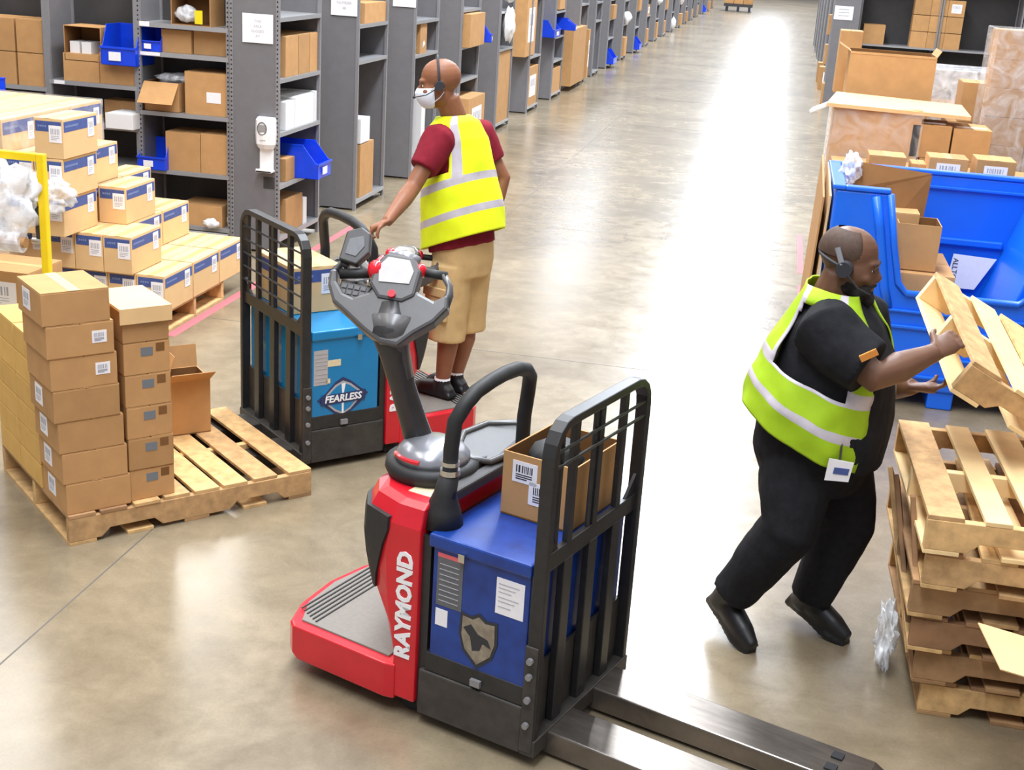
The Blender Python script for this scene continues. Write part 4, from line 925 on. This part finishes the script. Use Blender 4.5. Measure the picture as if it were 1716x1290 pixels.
# shorts
g = G()
g.rings(torso([(0, (-1.62, 6.98, .93), .17, .15, 0), (.5, (-1.62, 6.98, 1.02), .185, .155, 0), (1, (-1.625, 6.98, 1.14), .185, .15, -.2)], L1, F1, 8, 28))
for hp_, k_ in ((Vector((-1.655, 6.90, 1.0)), Vector((-1.68, 6.90, .56))), (Vector((-1.585, 7.05, 1.0)), Vector((-1.60, 7.07, .585)))):
    g.tube([hp_, hp_.lerp(k_, .4), hp_.lerp(k_, .8), k_], [.12, .118, .112, .115], 20)
sh = kid1(organic('shorts', g, .009, 'khaki', p1, 4, fold=.006, fs=10))
fr = Vector((-.55, -.83, 0)); 
g = G(); c = Vector((-1.665, 6.905, .78))-L1*.122
ux = F1
g.prism([(-.075, -.09), (.075, -.09), (.075, .09), (-.075, .09)], lambda a, b, q: c+ux*a+Vector((0, 0, b))-L1*q, -.02, .01); o = kid1(part('cargo_pocket', g, 'khaki', p1, bev=.008))
part('pocket_flap', G().prism([(-.08, .05), (.08, .05), (.08, .1), (-.08, .1)], lambda a, b, q: c+ux*a+Vector((0, 0, b))-L1*q, .0, .018), 'khaki', o, bev=.004)
for nm, k_, a_ in (('left', lk, la), ('right', rk, ra)):
    kid1(part('sock', G().tube([a_+Vector((0, 0, .03)), a_-Vector((0, 0, .05))], [.046, .046], 16), 'sock', p1, smooth=True))
    f = F1*1; b0 = a_.copy(); b0.z = .225
    g = G().tube([b0-f*.07+Vector((0, 0, .02)), b0-f*.04+Vector((0, 0, .035)), b0+f*.05+Vector((0, 0, .035)), b0+f*.14+Vector((0, 0, .02)), b0+f*.2+Vector((0, 0, .012))], [.03, .045, .047, .045, .022], 16, flat=.95); g.tube([b0+Vector((0, 0, .02)), b0+Vector((0, 0, .1))], [.05, .047], 16)
    g.prism([(-.085, -.04), (.0, -.045), (.15, -.05), (.21, -.02), (.21, .02), (.15, .05), (.0, .045), (-.085, .04)], lambda a, b, q: b0+f*a+L1*b+Vector((0, 0, q)), -.003, .02)
    kid1(organic('shoe', g, .008, 'shoe', p1, 3))

# --- the man lifting the pallet
X2 = Vector((.32, 5.05, 0)); p2 = thing('person', 'bearded man in lime vest and black clothes swinging a pallet onto the stack', 'person', X2)
def kid2(o): o.location = -X2; return o
L2 = Vector((.37, .93, 0)).normalized(); F2 = Vector((.93, -.37, 0)).normalized()
hm = mfu(onY(1424, 441, 5.06), (.97, -.22, -.12), (.06, 0, 1)); K = 1.12
g = G(); head_shape(g, hm, K, 1.15)
g.tube([(.30, 5.07, 1.40), (.315, 5.07, 1.50), (.335, 5.06, 1.58)], [.1, .088, .08], 14)
rsh, lsh = Vector((.285, 4.86, 1.40)), Vector((.43, 5.26, 1.38))
rel = onY(1466, 632, 4.76); rh = onY(1568, 590, 4.9)
g.tube([rsh, rsh.lerp(rel, .5), rel, rel.lerp(rh, .4), rel.lerp(rh, .85), rh], [.08, .068, .06, .06, .04, .036], 14)
hand(g, rh, onY(1612, 560, 4.98)-rh, (.4, .9, -.2), 1, .7, 1.12)
lel = onY(1470, 650, 5.35); lh = onY(1530, 648, 5.2)
g.tube([lsh, lsh.lerp(lel, .5), lel, lel.lerp(lh, .5), lh], [.08, .065, .055, .05, .034], 14)
hand(g, lh, (1, -.1, .1), (.1, .3, 1), -1, .7, 1.12)
g.rings(torso([(0, (.30, 5.05, .9), .18, .16, 0), (.5, (.34, 5.055, 1.15), .2, .17, 0), (1, (.31, 5.07, 1.46), .11, .09, 0)], L2, F2, 10, 20))
rkn, lkn = onY(1322, 885, 4.86), onY(1418, 880, 5.12); ran, lan = onY(1228, 992, 4.98), onY(1358, 1000, 5.15)
for a_, b_, c_ in ((Vector((.26, 4.95, .85)), rkn, ran), (Vector((.40, 5.15, .85)), lkn, lan)): g.tube([a_, b_, c_], [.09, .065, .045], 12)
kid2(organic('body', g, .008, 'skin2', p2, 3))
for s in (1, -1):
    o = kid2(part('eye', G().ell(hm@Vector((.079*K, .031*s*K, 0)), (.0095,)*3, 12), 'eyew', p2, smooth=True)); part('pupil', G().ell(hm@Vector((.0865*K, .031*s*K, 0)), (.0065,)*3, 8), 'ink', o)
for s in (1, -1): kid2(part('eyebrow', G().tube([hm@Vector((.1, .055*s, .02)), hm@Vector((.104, .038*s, .027)), hm@Vector((.106, .02*s, .022))], [.003, .005, .004], 6), 'beard', p2))
# beard: jaw shell
g = G(); R3 = hm.to_3x3()
for c_, r_ in (((.045, 0, -.088), (.06, .064, .045)), ((.01, .052, -.06), (.04, .022, .045)), ((.01, -.052, -.06), (.04, .022, .045)), ((.085, 0, -.105), (.03, .036, .03)), ((.07, .035, -.075), (.03, .025, .03)), ((.07, -.035, -.075), (.03, .025, .03)), ((.097, 0, -.052), (.012, .03, .006))):
    g.ell(hm@Vector([q*K for q in c_]), [q*K for q in r_], 14, None, R3)
kid2(organic('beard', g, .006, 'beard', p2, 2, fold=.003, fs=60))
g = G().rings([[hm@(Vector(((-.018+.1*math.cos(th)*math.sin(ph))*K, .0805*math.sin(th)*math.sin(ph)*K, (.04+.0895*math.cos(ph))*K))) for th in [PI*.30+PI*1.4*i/24 for i in range(25)]] for ph in [.55+.13*j for j in range(10)]], cap=False)
o = kid2(part('cropped_hair', g, 'hair', p2, smooth=True)); 
hs = kid2(part('headset_band', G().tube([hm@Vector((-.09*K*math.sin(a)*1.2-.0, .098*math.cos(a)*K, (.0+.02*math.sin(a)+.0)*K)) for a in [PI*i/14 for i in range(15)]], .007, 8), 'ink', p2, smooth=True))
part('ear_pad', G().cyl(hm@Vector((.0, -.084*K, -.005)), hm@Vector((.0, -.112*K, -.005)), .034, .03, 18), 'ink', hs); part('ear_pad', G().cyl(hm@Vector((.0, .084*K, 0)), hm@Vector((.0, .112*K, 0)), .034, .03, 18), 'ink', hs)
part('headset_arm', G().tube([hm@Vector((-.01, -.108*K, .012)), hm@Vector((-.045, -.1*K, .07))], .0105, 8, flat=.5), 'silver', hs, label='silver headset arm')
part('mic_arm', G().tube([hm@Vector((.02, -.112*K, -.02)), hm@Vector((.07, -.105*K, -.06)), hm@Vector((.115, -.07*K, -.08))], .0035, 6), 'ink', hs)
# shirt
g = G()
g.rings(torso([(0, (.345, 5.045, .86), .25, .235, -.1), (.25, (.345, 5.045, 1.0), .262, .25, -.1), (.6, (.36, 5.055, 1.24), .245, .22, 0), (.85, (.34, 5.065, 1.40), .215, .16, 0), (1, (.32, 5.07, 1.50), .11, .1, 0)], L2, F2, 18, 36))
sr = rsh.lerp(rel, .8)+Vector((.01, 0, -.0)); slv = lsh.lerp(lel, .75)
g.tube([rsh+L2*.06, rsh, rsh.lerp(rel, .4)+Vector((0, 0, -.01)), sr], [.115, .13, .12, .112], 20); g.tube([lsh-L2*.06, lsh, slv], [.11, .115, .1], 18)
shirt2 = kid2(organic('shirt', g, .01, 'blkc', p2, 4, fold=.006, fs=10))
d_ = (rel-rsh).normalized(); nrm = Vector((.0, -1, .1)); 
pc = onY(1456, 596, 4.655); g = G().prism([(-.035, -.013), (.035, -.013), (.035, .013), (-.035, .013)], lambda a, b, q: pc+Vector((.78, 0, .5))*a+Vector((-.5, 0, .78))*b+Vector((0, q, 0)), 0, .012); part('sleeve_patch', g, 'orange', shirt2)
TV2 = [(0, (.285, 5.045, .965), .285, .262, -.42), (.2, (.305, 5.045, 1.07), .288, .262, -.4), (.5, (.335, 5.05, 1.22), .265, .243, -.3), (.62, (.34, 5.055, 1.29), .235, .225, -.2), (.8, (.335, 5.06, 1.40), .195, .18, -.1), (.93, (.32, 5.065, 1.49), .165, .135, -.1), (1, (.315, 5.068, 1.525), .12, .118, -.1)]
kid2(vest('hi_vis_vest', TV2, L2, F2, p2, 'hivizg', ((.17, .27), (.42, .52)), ((228, 246), (114, 132), (296, 311), (50, 64)), .52, seed=9, gap=((0, 26), (334, 360)), fold=.009, hole=lambda u, th: u > .44 and u < .9 and (abs(th-90) < 33-60*max(0, u-.78) or abs(th-270) < 36-60*max(0, u-.78))))
# trousers
g = G()
g.rings(torso([(0, (.32, 5.05, .72), .19, .19, 0), (.5, (.315, 5.05, .86), .25, .235, 0), (1, (.32, 5.05, 1.0), .245, .23, 0)], L2, F2, 8, 28))
for a_, b_, c_ in ((Vector((.255, 4.95, .82)), rkn, ran), (Vector((.40, 5.14, .82)), lkn, lan)):
    g.tube([a_, a_.lerp(b_, .5), b_, b_.lerp(c_, .5), c_], [.15, .14, .118, .105, .09], 20)
kid2(organic('trousers', g, .01, 'blkc', p2, 4, fold=.008, fs=9))
for an, hl, tp in ((ran, Vector((.01, 5.06, .13)), Vector((.165, 4.87, .035))), (lan, Vector((.345, 5.21, .11)), Vector((.55, 5.07, .035)))):
    f = (tp-hl); f.normalize(); sd = f.cross(Vector((0, 0, 1))).normalized(); n_ = sd.cross(f)
    g = G().tube([hl-f*.01, hl+f*.03+n_*.02, hl+f*.1+n_*.025, hl+f*.2+n_*.008, tp+f*.02], [.035, .052, .055, .052, .03], 16, flat=.9, upv=tuple(n_)); g.ell(hl+f*.015-n_*.01, (.05, .045, .045), 12); g.tube([hl+f*.03, an+Vector((0, 0, .03))], [.055, .058], 16)
    g.prism([(-.03, -.036), (.1, -.04), (.2, -.055), (.285, -.03), (.285, .03), (.2, .055), (.1, .04), (-.03, .036)], lambda a, b, q: hl+f*a+sd*b+n_*q, -.045, -.018)
    kid2(organic('shoe', g, .009, 'shoe', p2, 3))
bc = onY(1405, 790, 4.735); g = G().prism([(-.045, -.045), (.05, -.035), (.05, .045), (-.05, .045)], lambda a, b, q: bc+Vector((.93, .1, -.1))*a+Vector((.12, 0, .99))*b+Vector((0, q, 0)), 0, .004)
o = kid2(part('id_badge', g, 'paper', p2)); part('badge_band', G().prism([(-.02, -.012), (.04, -.008), (.04, .018), (-.02, .014)], lambda a, b, q: bc+Vector((.93, .1, -.1))*a+Vector((.12, 0, .99))*b+Vector((0, q, 0)), -.002, 0), 'band', o)
part('badge_cord', G().cyl(bc+Vector((0, .01, .03)), bc+Vector((-.0, .06, .16)), .004), 'ink', o)

# ------------------------------------------------------------------ stack of empty pallets, right
R = random.Random(21)
n7 = ['lowest', 'second from the floor', 'third from the floor', 'fourth from the floor', 'second from the top', 'topmost']
ST = [(.81, 4.60), (.765, 4.57), (.725, 4.54), (.70, 4.52), (.72, 4.46), (.70, 4.43)]
for i in range(6):
    pallet('weathered empty pallet in the tall right stack, '+n7[i], (ST[i][0], ST[i][1], .1485*i+.001), (.0, .02, -.015, .01, -.02, .03)[i], mixed=('noo', 'ono', 'oon', 'noo', 'non', 'nll')[i], group='empty pallets in the right stack', skip=(5,) if i == 3 else ())
bag('torn_film', (.70, 4.95, .13), (.035, .13, .13), 41, 'film2', 'scrap of torn plastic film at the foot of the pallet stack', 'plastic film', 4, .6)
for k, (x0, y0, Y0, x1, y1, Y1, m) in enumerate(((1531, 1140, 4.62, 1503, 800, 5.15, 'wood_d'), (1524, 1100, 4.72, 1494, 790, 5.35, 'wood'), (1538, 1060, 4.6, 1530, 830, 4.75, 'wood_d'))):
    p, q = onY(x0, y0, Y0), onY(x1, y1, Y1); d = (q-p); L_ = d.length; M4 = frame(p, d, (0, 1, .3))
    o = part('weathered_board', G().box(0, L_, -.045, .045, -.01, .01), m, None, bev=.003); o.matrix_world = M4
    tag(o, 'loose weathered board slanting up the left side of the pallet stack, '+('foremost', 'rear', 'short middle')[k], 'board', 'loose boards at the pallet stack')
# pallet being lifted
v = (rt*.15+up*.41+fw*.9).normalized(); n0 = rt*.5+up*.74-fw*.45; n0 = (n0-v*n0.dot(v)).normalized(); u = v.cross(n0)
if u.dot(rt) < 0: u = -u
n0 = u.cross(v)
c = onY(1634, 606, 4.93)-n0*.147
mm = Matrix(((u.x, v.x, n0.x, c.x), (u.y, v.y, n0.y, c.y), (u.z, v.z, n0.z, c.z), (0, 0, 0, 1)))
held = pallet('fresh pale pallet swung in the air by the bearded man', (0, 0, 0), 0, mixed='lln', mtx=mm)

# ------------------------------------------------------------------ blue bulk bin
bx0, bx1, by0, by1, bz = .43, 1.67, 8.4, 9.46, 1.37
t = thing('bulk_bin', 'large blue plastic bulk bin with a cut-down front, behind the bearded man', 'bin', (0, 0, 0))
t.location = (1.05, 8.93, 0); o_ = Vector((-1.05, -8.93, 0))
def kb(o): o.location = o_; return o
poly = [(bx0, .12), (bx1+.43, .12), (bx1+.43, bz), (bx1+.13, bz), (bx1+.01, .79), (bx1-.03, .75), (bx0+.51, .75), (bx0+.46, .80), (bx0+.335, bz), (bx0, bz)]
fw_ = kb(part('front_wall', G().prism(poly, lambda a, b, q: Vector((a, by0+q, b)), 0, .05), 'bluebig', t, bev=.015))
kb(part('back_wall', G().box(bx0, bx1+.43, by1-.05, by1, .12, bz), 'bluebig', t, bev=.01))
kb(part('side_wall', G().box(bx0, bx0+.05, by0+.05, by1-.05, .12, bz), 'bluebig', t, bev=.01)); kb(part('side_wall', G().prism([(1.45, .17), (1.80, bz), (2.1, bz), (2.1, .12), (1.45, .12)], lambda a, b, q: Vector((a, q, b)), by0+.05, by1-.05), 'bluebig', t, bev=.01))
kb(part('floor_panel', G().box(bx0+.05, 1.45, by0+.05, by1-.05, .12, .17), 'bluebig', t))
g = G()
# rolled rims and stiffening ribs
kb(part('rim', G().box(bx0-.02, bx1+.45, by1-.06, by1+.02, bz, bz+.03), 'bluebig', t, bev=.008)); kb(part('rim', G().box(bx0-.02, bx0+.06, by0-.01, by1-.06, bz, bz+.03), 'bluebig', t, bev=.008))
kb(part('rim', G().box(bx1+.3, bx1+.45, by0-.01, by1-.06, bz, bz+.03), 'bluebig', t, bev=.008)); kb(part('rim', G().box(bx0+.06, bx0+.335, by0-.012, by0+.062, bz, bz+.028), 'bluebig', t, bev=.008))
kb(part('rib', G().box(bx0+.05, bx1+.1, by1-.075, by1-.05, bz-.09, bz-.07), 'bluebig', t, bev=.004)); kb(part('rib', G().box(bx0+.2, bx1-.02, by1-.085, by1-.05, .90, .95), 'bluebig', t, bev=.01))
kb(part('cutout_lip', G().tube([(bx0+.335, by0-.008, bz), (bx0+.40, by0-.008, 1.06), (bx0+.46, by0-.008, .82), (bx0+.52, by0-.008, .755), (bx1-.04, by0-.008, .755), (bx1+.01, by0-.008, .8), (bx1+.13, by0-.008, bz)], .022, 8), 'bluebig', t, smooth=True))
for z, h in ((.63, .018), (.525, .022), (.205, .022), (.34, .018)): kb(part('rib', G().box(bx0+.0, bx1+.43, by0-.022, by0+.002, z, z+h), 'bluebig', t, bev=.006))
kb(part('corner_bead', G().tube([(bx0+.25, by0-.004, bz-.02), (bx0+.3, by0-.004, 1.15), (bx0+.38, by0-.004, .78), (bx0+.42, by0-.004, .66)], .03, 10), 'bluebig', t, smooth=True))
for x in (bx0+.02, (bx0+bx1)/2+.14, bx1+.2): kb(part('foot', G().box(x, x+.16, by0+.02, by1-.02, 0, .12), 'bluebig', t, bev=.01))
# paper on the back wall inside the bin
tp = thing('paper_sheet', 'white printed sheet with vertical lettering hanging inside the blue bin', 'paper', (1.46, 9.365, .76))
part('sheet', G().add([(-.125, 0, .085), (.165, 0, .075), (.05, -.0, -.155), (-.15, -.0, -.155), (-.125, .003, .085), (.165, .003, .075), (.05, .003, -.155), (-.15, .003, -.155)], [(0, 1, 2, 3), (7, 6, 5, 4), (0, 4, 5, 1), (1, 5, 6, 2), (2, 6, 7, 3), (3, 7, 4, 0)]), 'paper', tp)
text('lettering', 'ALLTO', .05, 'ink', tp, frame((-.105, -.002, -.02), (0, 0, -1), (1, 0, 0)), .0006)
# flattened cartons leaning inside
def sheet(label, P, th=.008, m='card', cat='cardboard', grp=None):
    P = [Vector(p) for p in P]; n = (P[1]-P[0]).cross(P[3]-P[0]).normalized()*th; c = sum(P, Vector())/4; P = [p-c for p in P]
    o = part('cardboard_sheet', G().add(P+[p+n for p in P], [(3, 2, 1, 0), (4, 5, 6, 7), (0, 1, 5, 4), (1, 2, 6, 5), (2, 3, 7, 6), (3, 0, 4, 7)]), m, None, c); return tag(o, label, cat, grp)
G3 = 'cardboard standing in the blue bin'
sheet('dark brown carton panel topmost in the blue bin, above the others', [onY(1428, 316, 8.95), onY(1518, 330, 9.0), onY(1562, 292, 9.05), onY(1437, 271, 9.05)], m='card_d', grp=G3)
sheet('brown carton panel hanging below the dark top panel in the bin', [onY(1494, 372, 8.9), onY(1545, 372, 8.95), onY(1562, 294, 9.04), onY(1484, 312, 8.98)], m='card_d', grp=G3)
o = open_box(.27, .3, .3, (.86, 8.6, .86), 0, 'small open carton resting on others inside the blue bin', flaps=(0, 0, 0, 0), c='card', group=None)
place_box(.5, .5, .34, (.5, 8.75, .86), .0, 'brown carton behind the pillar inside the blue bin', G3, 'plain')
place_box(.75, .75, .34, (.5, 8.52, .17), 0, 'wide brown carton at the bottom of the blue bin', G3, 'plain'); place_box(.75, .75, .345, (.5, 8.52, .512), 0, 'wide brown carton second from the bottom in the blue bin', G3, 'plain')
bag('clear_bag', onY(1428, 275, 9.0)-Vector((0, 0, .03)), (.07, .12, .1), 51, 'film2', 'milky plastic bag over the left rim of the blue bin', 'plastic bag', 4, .4)
# cardboard edges leaning on the left side of the bin
sheet('pale cardboard sheet standing against the left side of the blue bin', [(.375, 8.55, 0), (.375, 9.5, 0), (.405, 9.5, 1.38), (.405, 8.55, 1.3)], .012, 'card_l'); sheet('brown cardboard sheet outermost against the left side of the blue bin', [(.33, 8.6, 0), (.33, 9.7, 0), (.365, 9.7, 1.4), (.365, 8.6, 1.28)], .012, 'card')

# ------------------------------------------------------------------ goods on the right, behind the bin
def rb2(x0, y0, x1, Y, d, z0, label, kind='plain', grp='boxes behind the blue bin', h=None):
    return rbox(x0, y0, x1, z0, Y, d, label, kind, grp, h)
pallet('pallet under the wrapped block behind the blue bin', (.48, 10.15, 0), 0, 'o'); pallet('pallet further right behind the blue bin', (1.75, 10.2, 0), 0, 'o'); pallet('pallet under the tall open box, far right side', (.52, 12.0, 0), 0, 'n'); pallet('pallet in the second row, right of the open box', (1.8, 12.0, 0), 0, 'o')
pallet('pallet below the wrapped grey block, third row', (1.45, 13.3, 0), 0, 'o')
zb = .148
place_box(1.24, .9, 1.068, (.49, 10.17, zb), 0, 'bulk carton hidden behind the blue bin under small boxes', 'bulk cartons on the right', 'plain')
place_box(.6, .9, 1.068, (1.76, 10.2, zb), 0, 'bulk carton right of the hidden one behind the bin', 'bulk cartons on the right', 'plain')
rb2(1457, 262, 1520, 10.3, .3, 1.218, 'low taped carton between the blue bin and the wrapped block', 'kraft')
rb2(1528, 275, 1553, 10.35, .25, 1.218, 'small flat carton left of the first labelled carton', 'plain')
rb2(1558, 266, 1625, 10.2, .3, 1.218, 'left labelled carton with lifted lid just behind the bin rim', 'label'); rb2(1638, 270, 1705, 10.2, .3, 1.218, 'right labelled carton with clear tape just behind the bin rim', 'label')
bwr = place_box(.7, .7, 1.47, (.475, 11.5-.3, zb), 0, 'big brown carton inside the clear wrapped block', 'bulk cartons on the right', 'plain')
tag(part('stretch_wrap', G().box(.455, 1.19, 11.18, 11.92, .14, 1.60), 'film', bev=.01), 'clear stretch film around the big brown carton', 'wrap')
place_box(.64, .6, 1.097, (1.2, 11.2, zb), 0, 'plain bulk carton under the white-taped pair', 'bulk cartons on the right', 'plain')
for k, (x0, x1) in enumerate(((1530, 1597), (1599, 1664))):
    o = rb2(x0, 210+8*k, x1, 11.2, .45, 1.247, '%s carton of the white-taped pair' % ('left', 'right')[k], 'plain'); hh = max(v.co.z for v in o.children[1].data.vertices)
    part('tape_strip', G().box(.03, .27, .1, .2, hh, hh+.002), 'tapew', o)
place_box(.75, .8, 1.40, (.56, 12.15, zb), 0, 'bulk carton supporting the big open box', 'bulk cartons on the right', 'plain')
o = open_box(.74, .5, .44, (.585, 12.2, 1.55), 0, 'big open-topped cardboard box, highest of the right side goods', flaps=(1, 0, 1, 1), ang=(172, 0, 60, 30), fl=[.02, .1, .1, .06])
rb2(1410, 52, 1448, 13.0, .3, 1.55, 'tall narrow brown carton behind the big open box', 'plain')
place_box(.5, .4, 1.54, (.6, 13.0, 0), 0, 'tall support carton under the narrow carton', 'bulk cartons on the right', 'plain')
sheet('pale flattened carton lying on the wrapped block like a lid', [(.40, 11.15, 1.60), (1.55, 11.2, 1.575), (1.55, 11.9, 1.60), (.5, 11.95, 1.625)], .03, 'card_l'); sheet('folded white carton flap pointing left over the aisle edge', [(.28, 11.2, 1.53), (.42, 11.15, 1.605), (.45, 11.4, 1.61), (.31, 11.5, 1.53)], .02, 'whts')
place_box(.5, .6, 1.35, (1.45, 13.25, zb), 0, 'grey wrapped carton far right behind the open box', 'bulk cartons on the right', 'plain')
tag(part('stretch_wrap', G().box(1.36, 2.1, 13.2, 13.95, .14, 1.83), 'film2', bev=.01), 'milky stretch film over the far right block', 'wrap')
rb2(1615, 140, 1672, 12.3, .4, 1.45, 'square brown carton left of the tall wrapped column', 'plain'); place_box(.45, .45, 1.30, (1.5, 12.3, zb), 0, 'support carton below the square brown one', 'bulk cartons on the right', 'plain')
R = random.Random(8)
for i in range(6):
    for j in range(2): place_box(.36, .36, .235, (1.74+.37*j, 11.8, .148+.236*i), 0, 'carton in the tall wrapped column, layer %s, %s side' % (['one', 'two', 'three', 'four', 'five', 'six'][i], ('left', 'right')[j]), 'cartons in the tall wrapped column', 'plain')
for i in range(3):
    for j in range(2): place_box(.36, .36, .235, (1.74+.37*j, 11.8, 1.566+.236*i), 0, 'carton in the tall wrapped column, top layer %s, %s side' % (['a', 'b', 'c'][i].upper(), ('left', 'right')[j]), 'cartons in the tall wrapped column', 'plain')
tag(part('stretch_wrap', G().box(1.70, 2.5, 11.76, 12.2, .14, 2.29), 'film3', bev=.01), 'clear stretch film around the tall column at right edge', 'wrap')
# right rack, facing the camera and the aisle
rack(.9, 1.40, 27.5, 28.5, 2.6, [.1, .6, 1.1, 1.6, 2.1], 'y', 'grey rack end panel with white notice across the aisle', None)
part('rack_end_panel', G().box(.9, 1.4, 27.49, 27.498, 0, 2.6), 'rack').name
bpy.data.objects['rack_end_panel'].parent = None
tag(bpy.data.objects['rack_end_panel'], 'flat grey sheet panel closing the rack end right of the aisle', 'panel')
t = thing('paper_sign', 'white notice on the rack end panel right of the aisle', 'sign', (1.08, 27.485, 1.81)); part('sheet', G().box(-.18, .18, -.004, 0, -.13, .13), 'paper', t)
for k in range(3): part('print_line', G().box(-.1, .1, -.006, -.004, .06-.06*k, .075-.06*k), 'inkg', t)
for k in range(3): rack(1.42+1.55*k, 2.95+1.55*k, 27.8, 28.5, 2.7, [.2, 1.24, 2.6], 'y', 'wide grey rack bay right of the aisle, %s from the end panel' % ordi[k].replace('nearest', 'first'), 'rack bays on the far right')
for i, (z, zz) in enumerate(((1.24, .31), (1.555, .31), (1.87, .31))):
    for j in range(3): place_box(.315, .4, .305, (2.44+.32*j, 27.83, z), 0, 'brown carton on the far right rack, %s row, %s of three' % (('lower', 'middle', 'upper')[i], ('left', 'centre', 'right')[j]), 'cartons on the far right rack', 'label' if (i, j) == (2, 2) else 'plain')
place_box(.42, .4, .38, (1.52, 27.83, 1.24), 0, 'weathered small carton left of the nine on the far right rack', 'cartons on the far right rack', 'plain')
o = open_box(.5, .45, .35, (3.98, 28.2, 1.24), 0, 'open-front carton near the right picture edge on the far rack', flaps=(0, 0, 0, 0)); o.rotation_euler = (PI/2, 0, 0)
place_box(.42, .4, .6, (4.52, 27.83, 1.24), 0, 'brown carton at the right end of the far rack shelf', 'cartons on the far right rack', 'plain')
for i, (y, z0, h, kd, w_) in enumerate(((27.6, .02, .4, 'plain', .35), (29, .7, .4, 'plain', .3), (29.1, 1.3, .4, 'label', .3), (30, 1.75, .3, 'bin', .4), (31, .0, .5, 'label', .3), (32, .8, .3, 'bin', .35), (33, .0, .45, 'plain', .3))):
    ln = '%s jutting into the aisle from the right rack side, %s nearest' % ({'plain': 'brown carton', 'label': 'labelled carton', 'bin': 'blue bin'}[kd], ordi[i])
    if kd == 'bin': bin_box(.4, .4, h, (.98, y+.4, z0), -PI/2, ln, 'blue shelf bins', False)
    else: place_box(.45, .4, h, (.98 - .12, y, z0), 0, ln, 'goods on the right rack side', kd)
for k in range(7):
    rack(1.0, 1.4, 29.0+3*k, 30.2+3*k, 2.6, [.0+.02, .68, 1.28, 1.73], 'x', 'grey rack unit on the right of the aisle, %s behind the end panel' % ordi[k], 'rack units right of the aisle')
# far pallet truck load in the aisle
t = thing('loaded_cart', 'cart loaded with brown boxes far down the aisle', 'cart', (-3.4, 73.5, 0)); part('deck', G().box(0, 1.5, 0, 1.2, .25, .4), 'rackb', t)
for k in range(3): part('wheel_frame', G().box(.1+.6*k, .2+.6*k, 0, 1.1, 0, .25), 'darkblue', t)
for k in range(3): place_box(.48, 1.1, .7, (-3.38+.5*k, 73.55, .4), 0, 'brown box on the far cart, %s of three' % ('left', 'centre', 'right')[k], 'boxes on the far cart', 'plain')
# open carton at the right picture edge in the foreground
o = open_box(.5, .3, .60, (1.16, 3.85, 0), .1, 'open carton in the foreground at the right picture edge, its flap in view', flaps=(1, 1, 1, 1), ang=(110, 110, 78, 110), fl=.27, c='card_l')
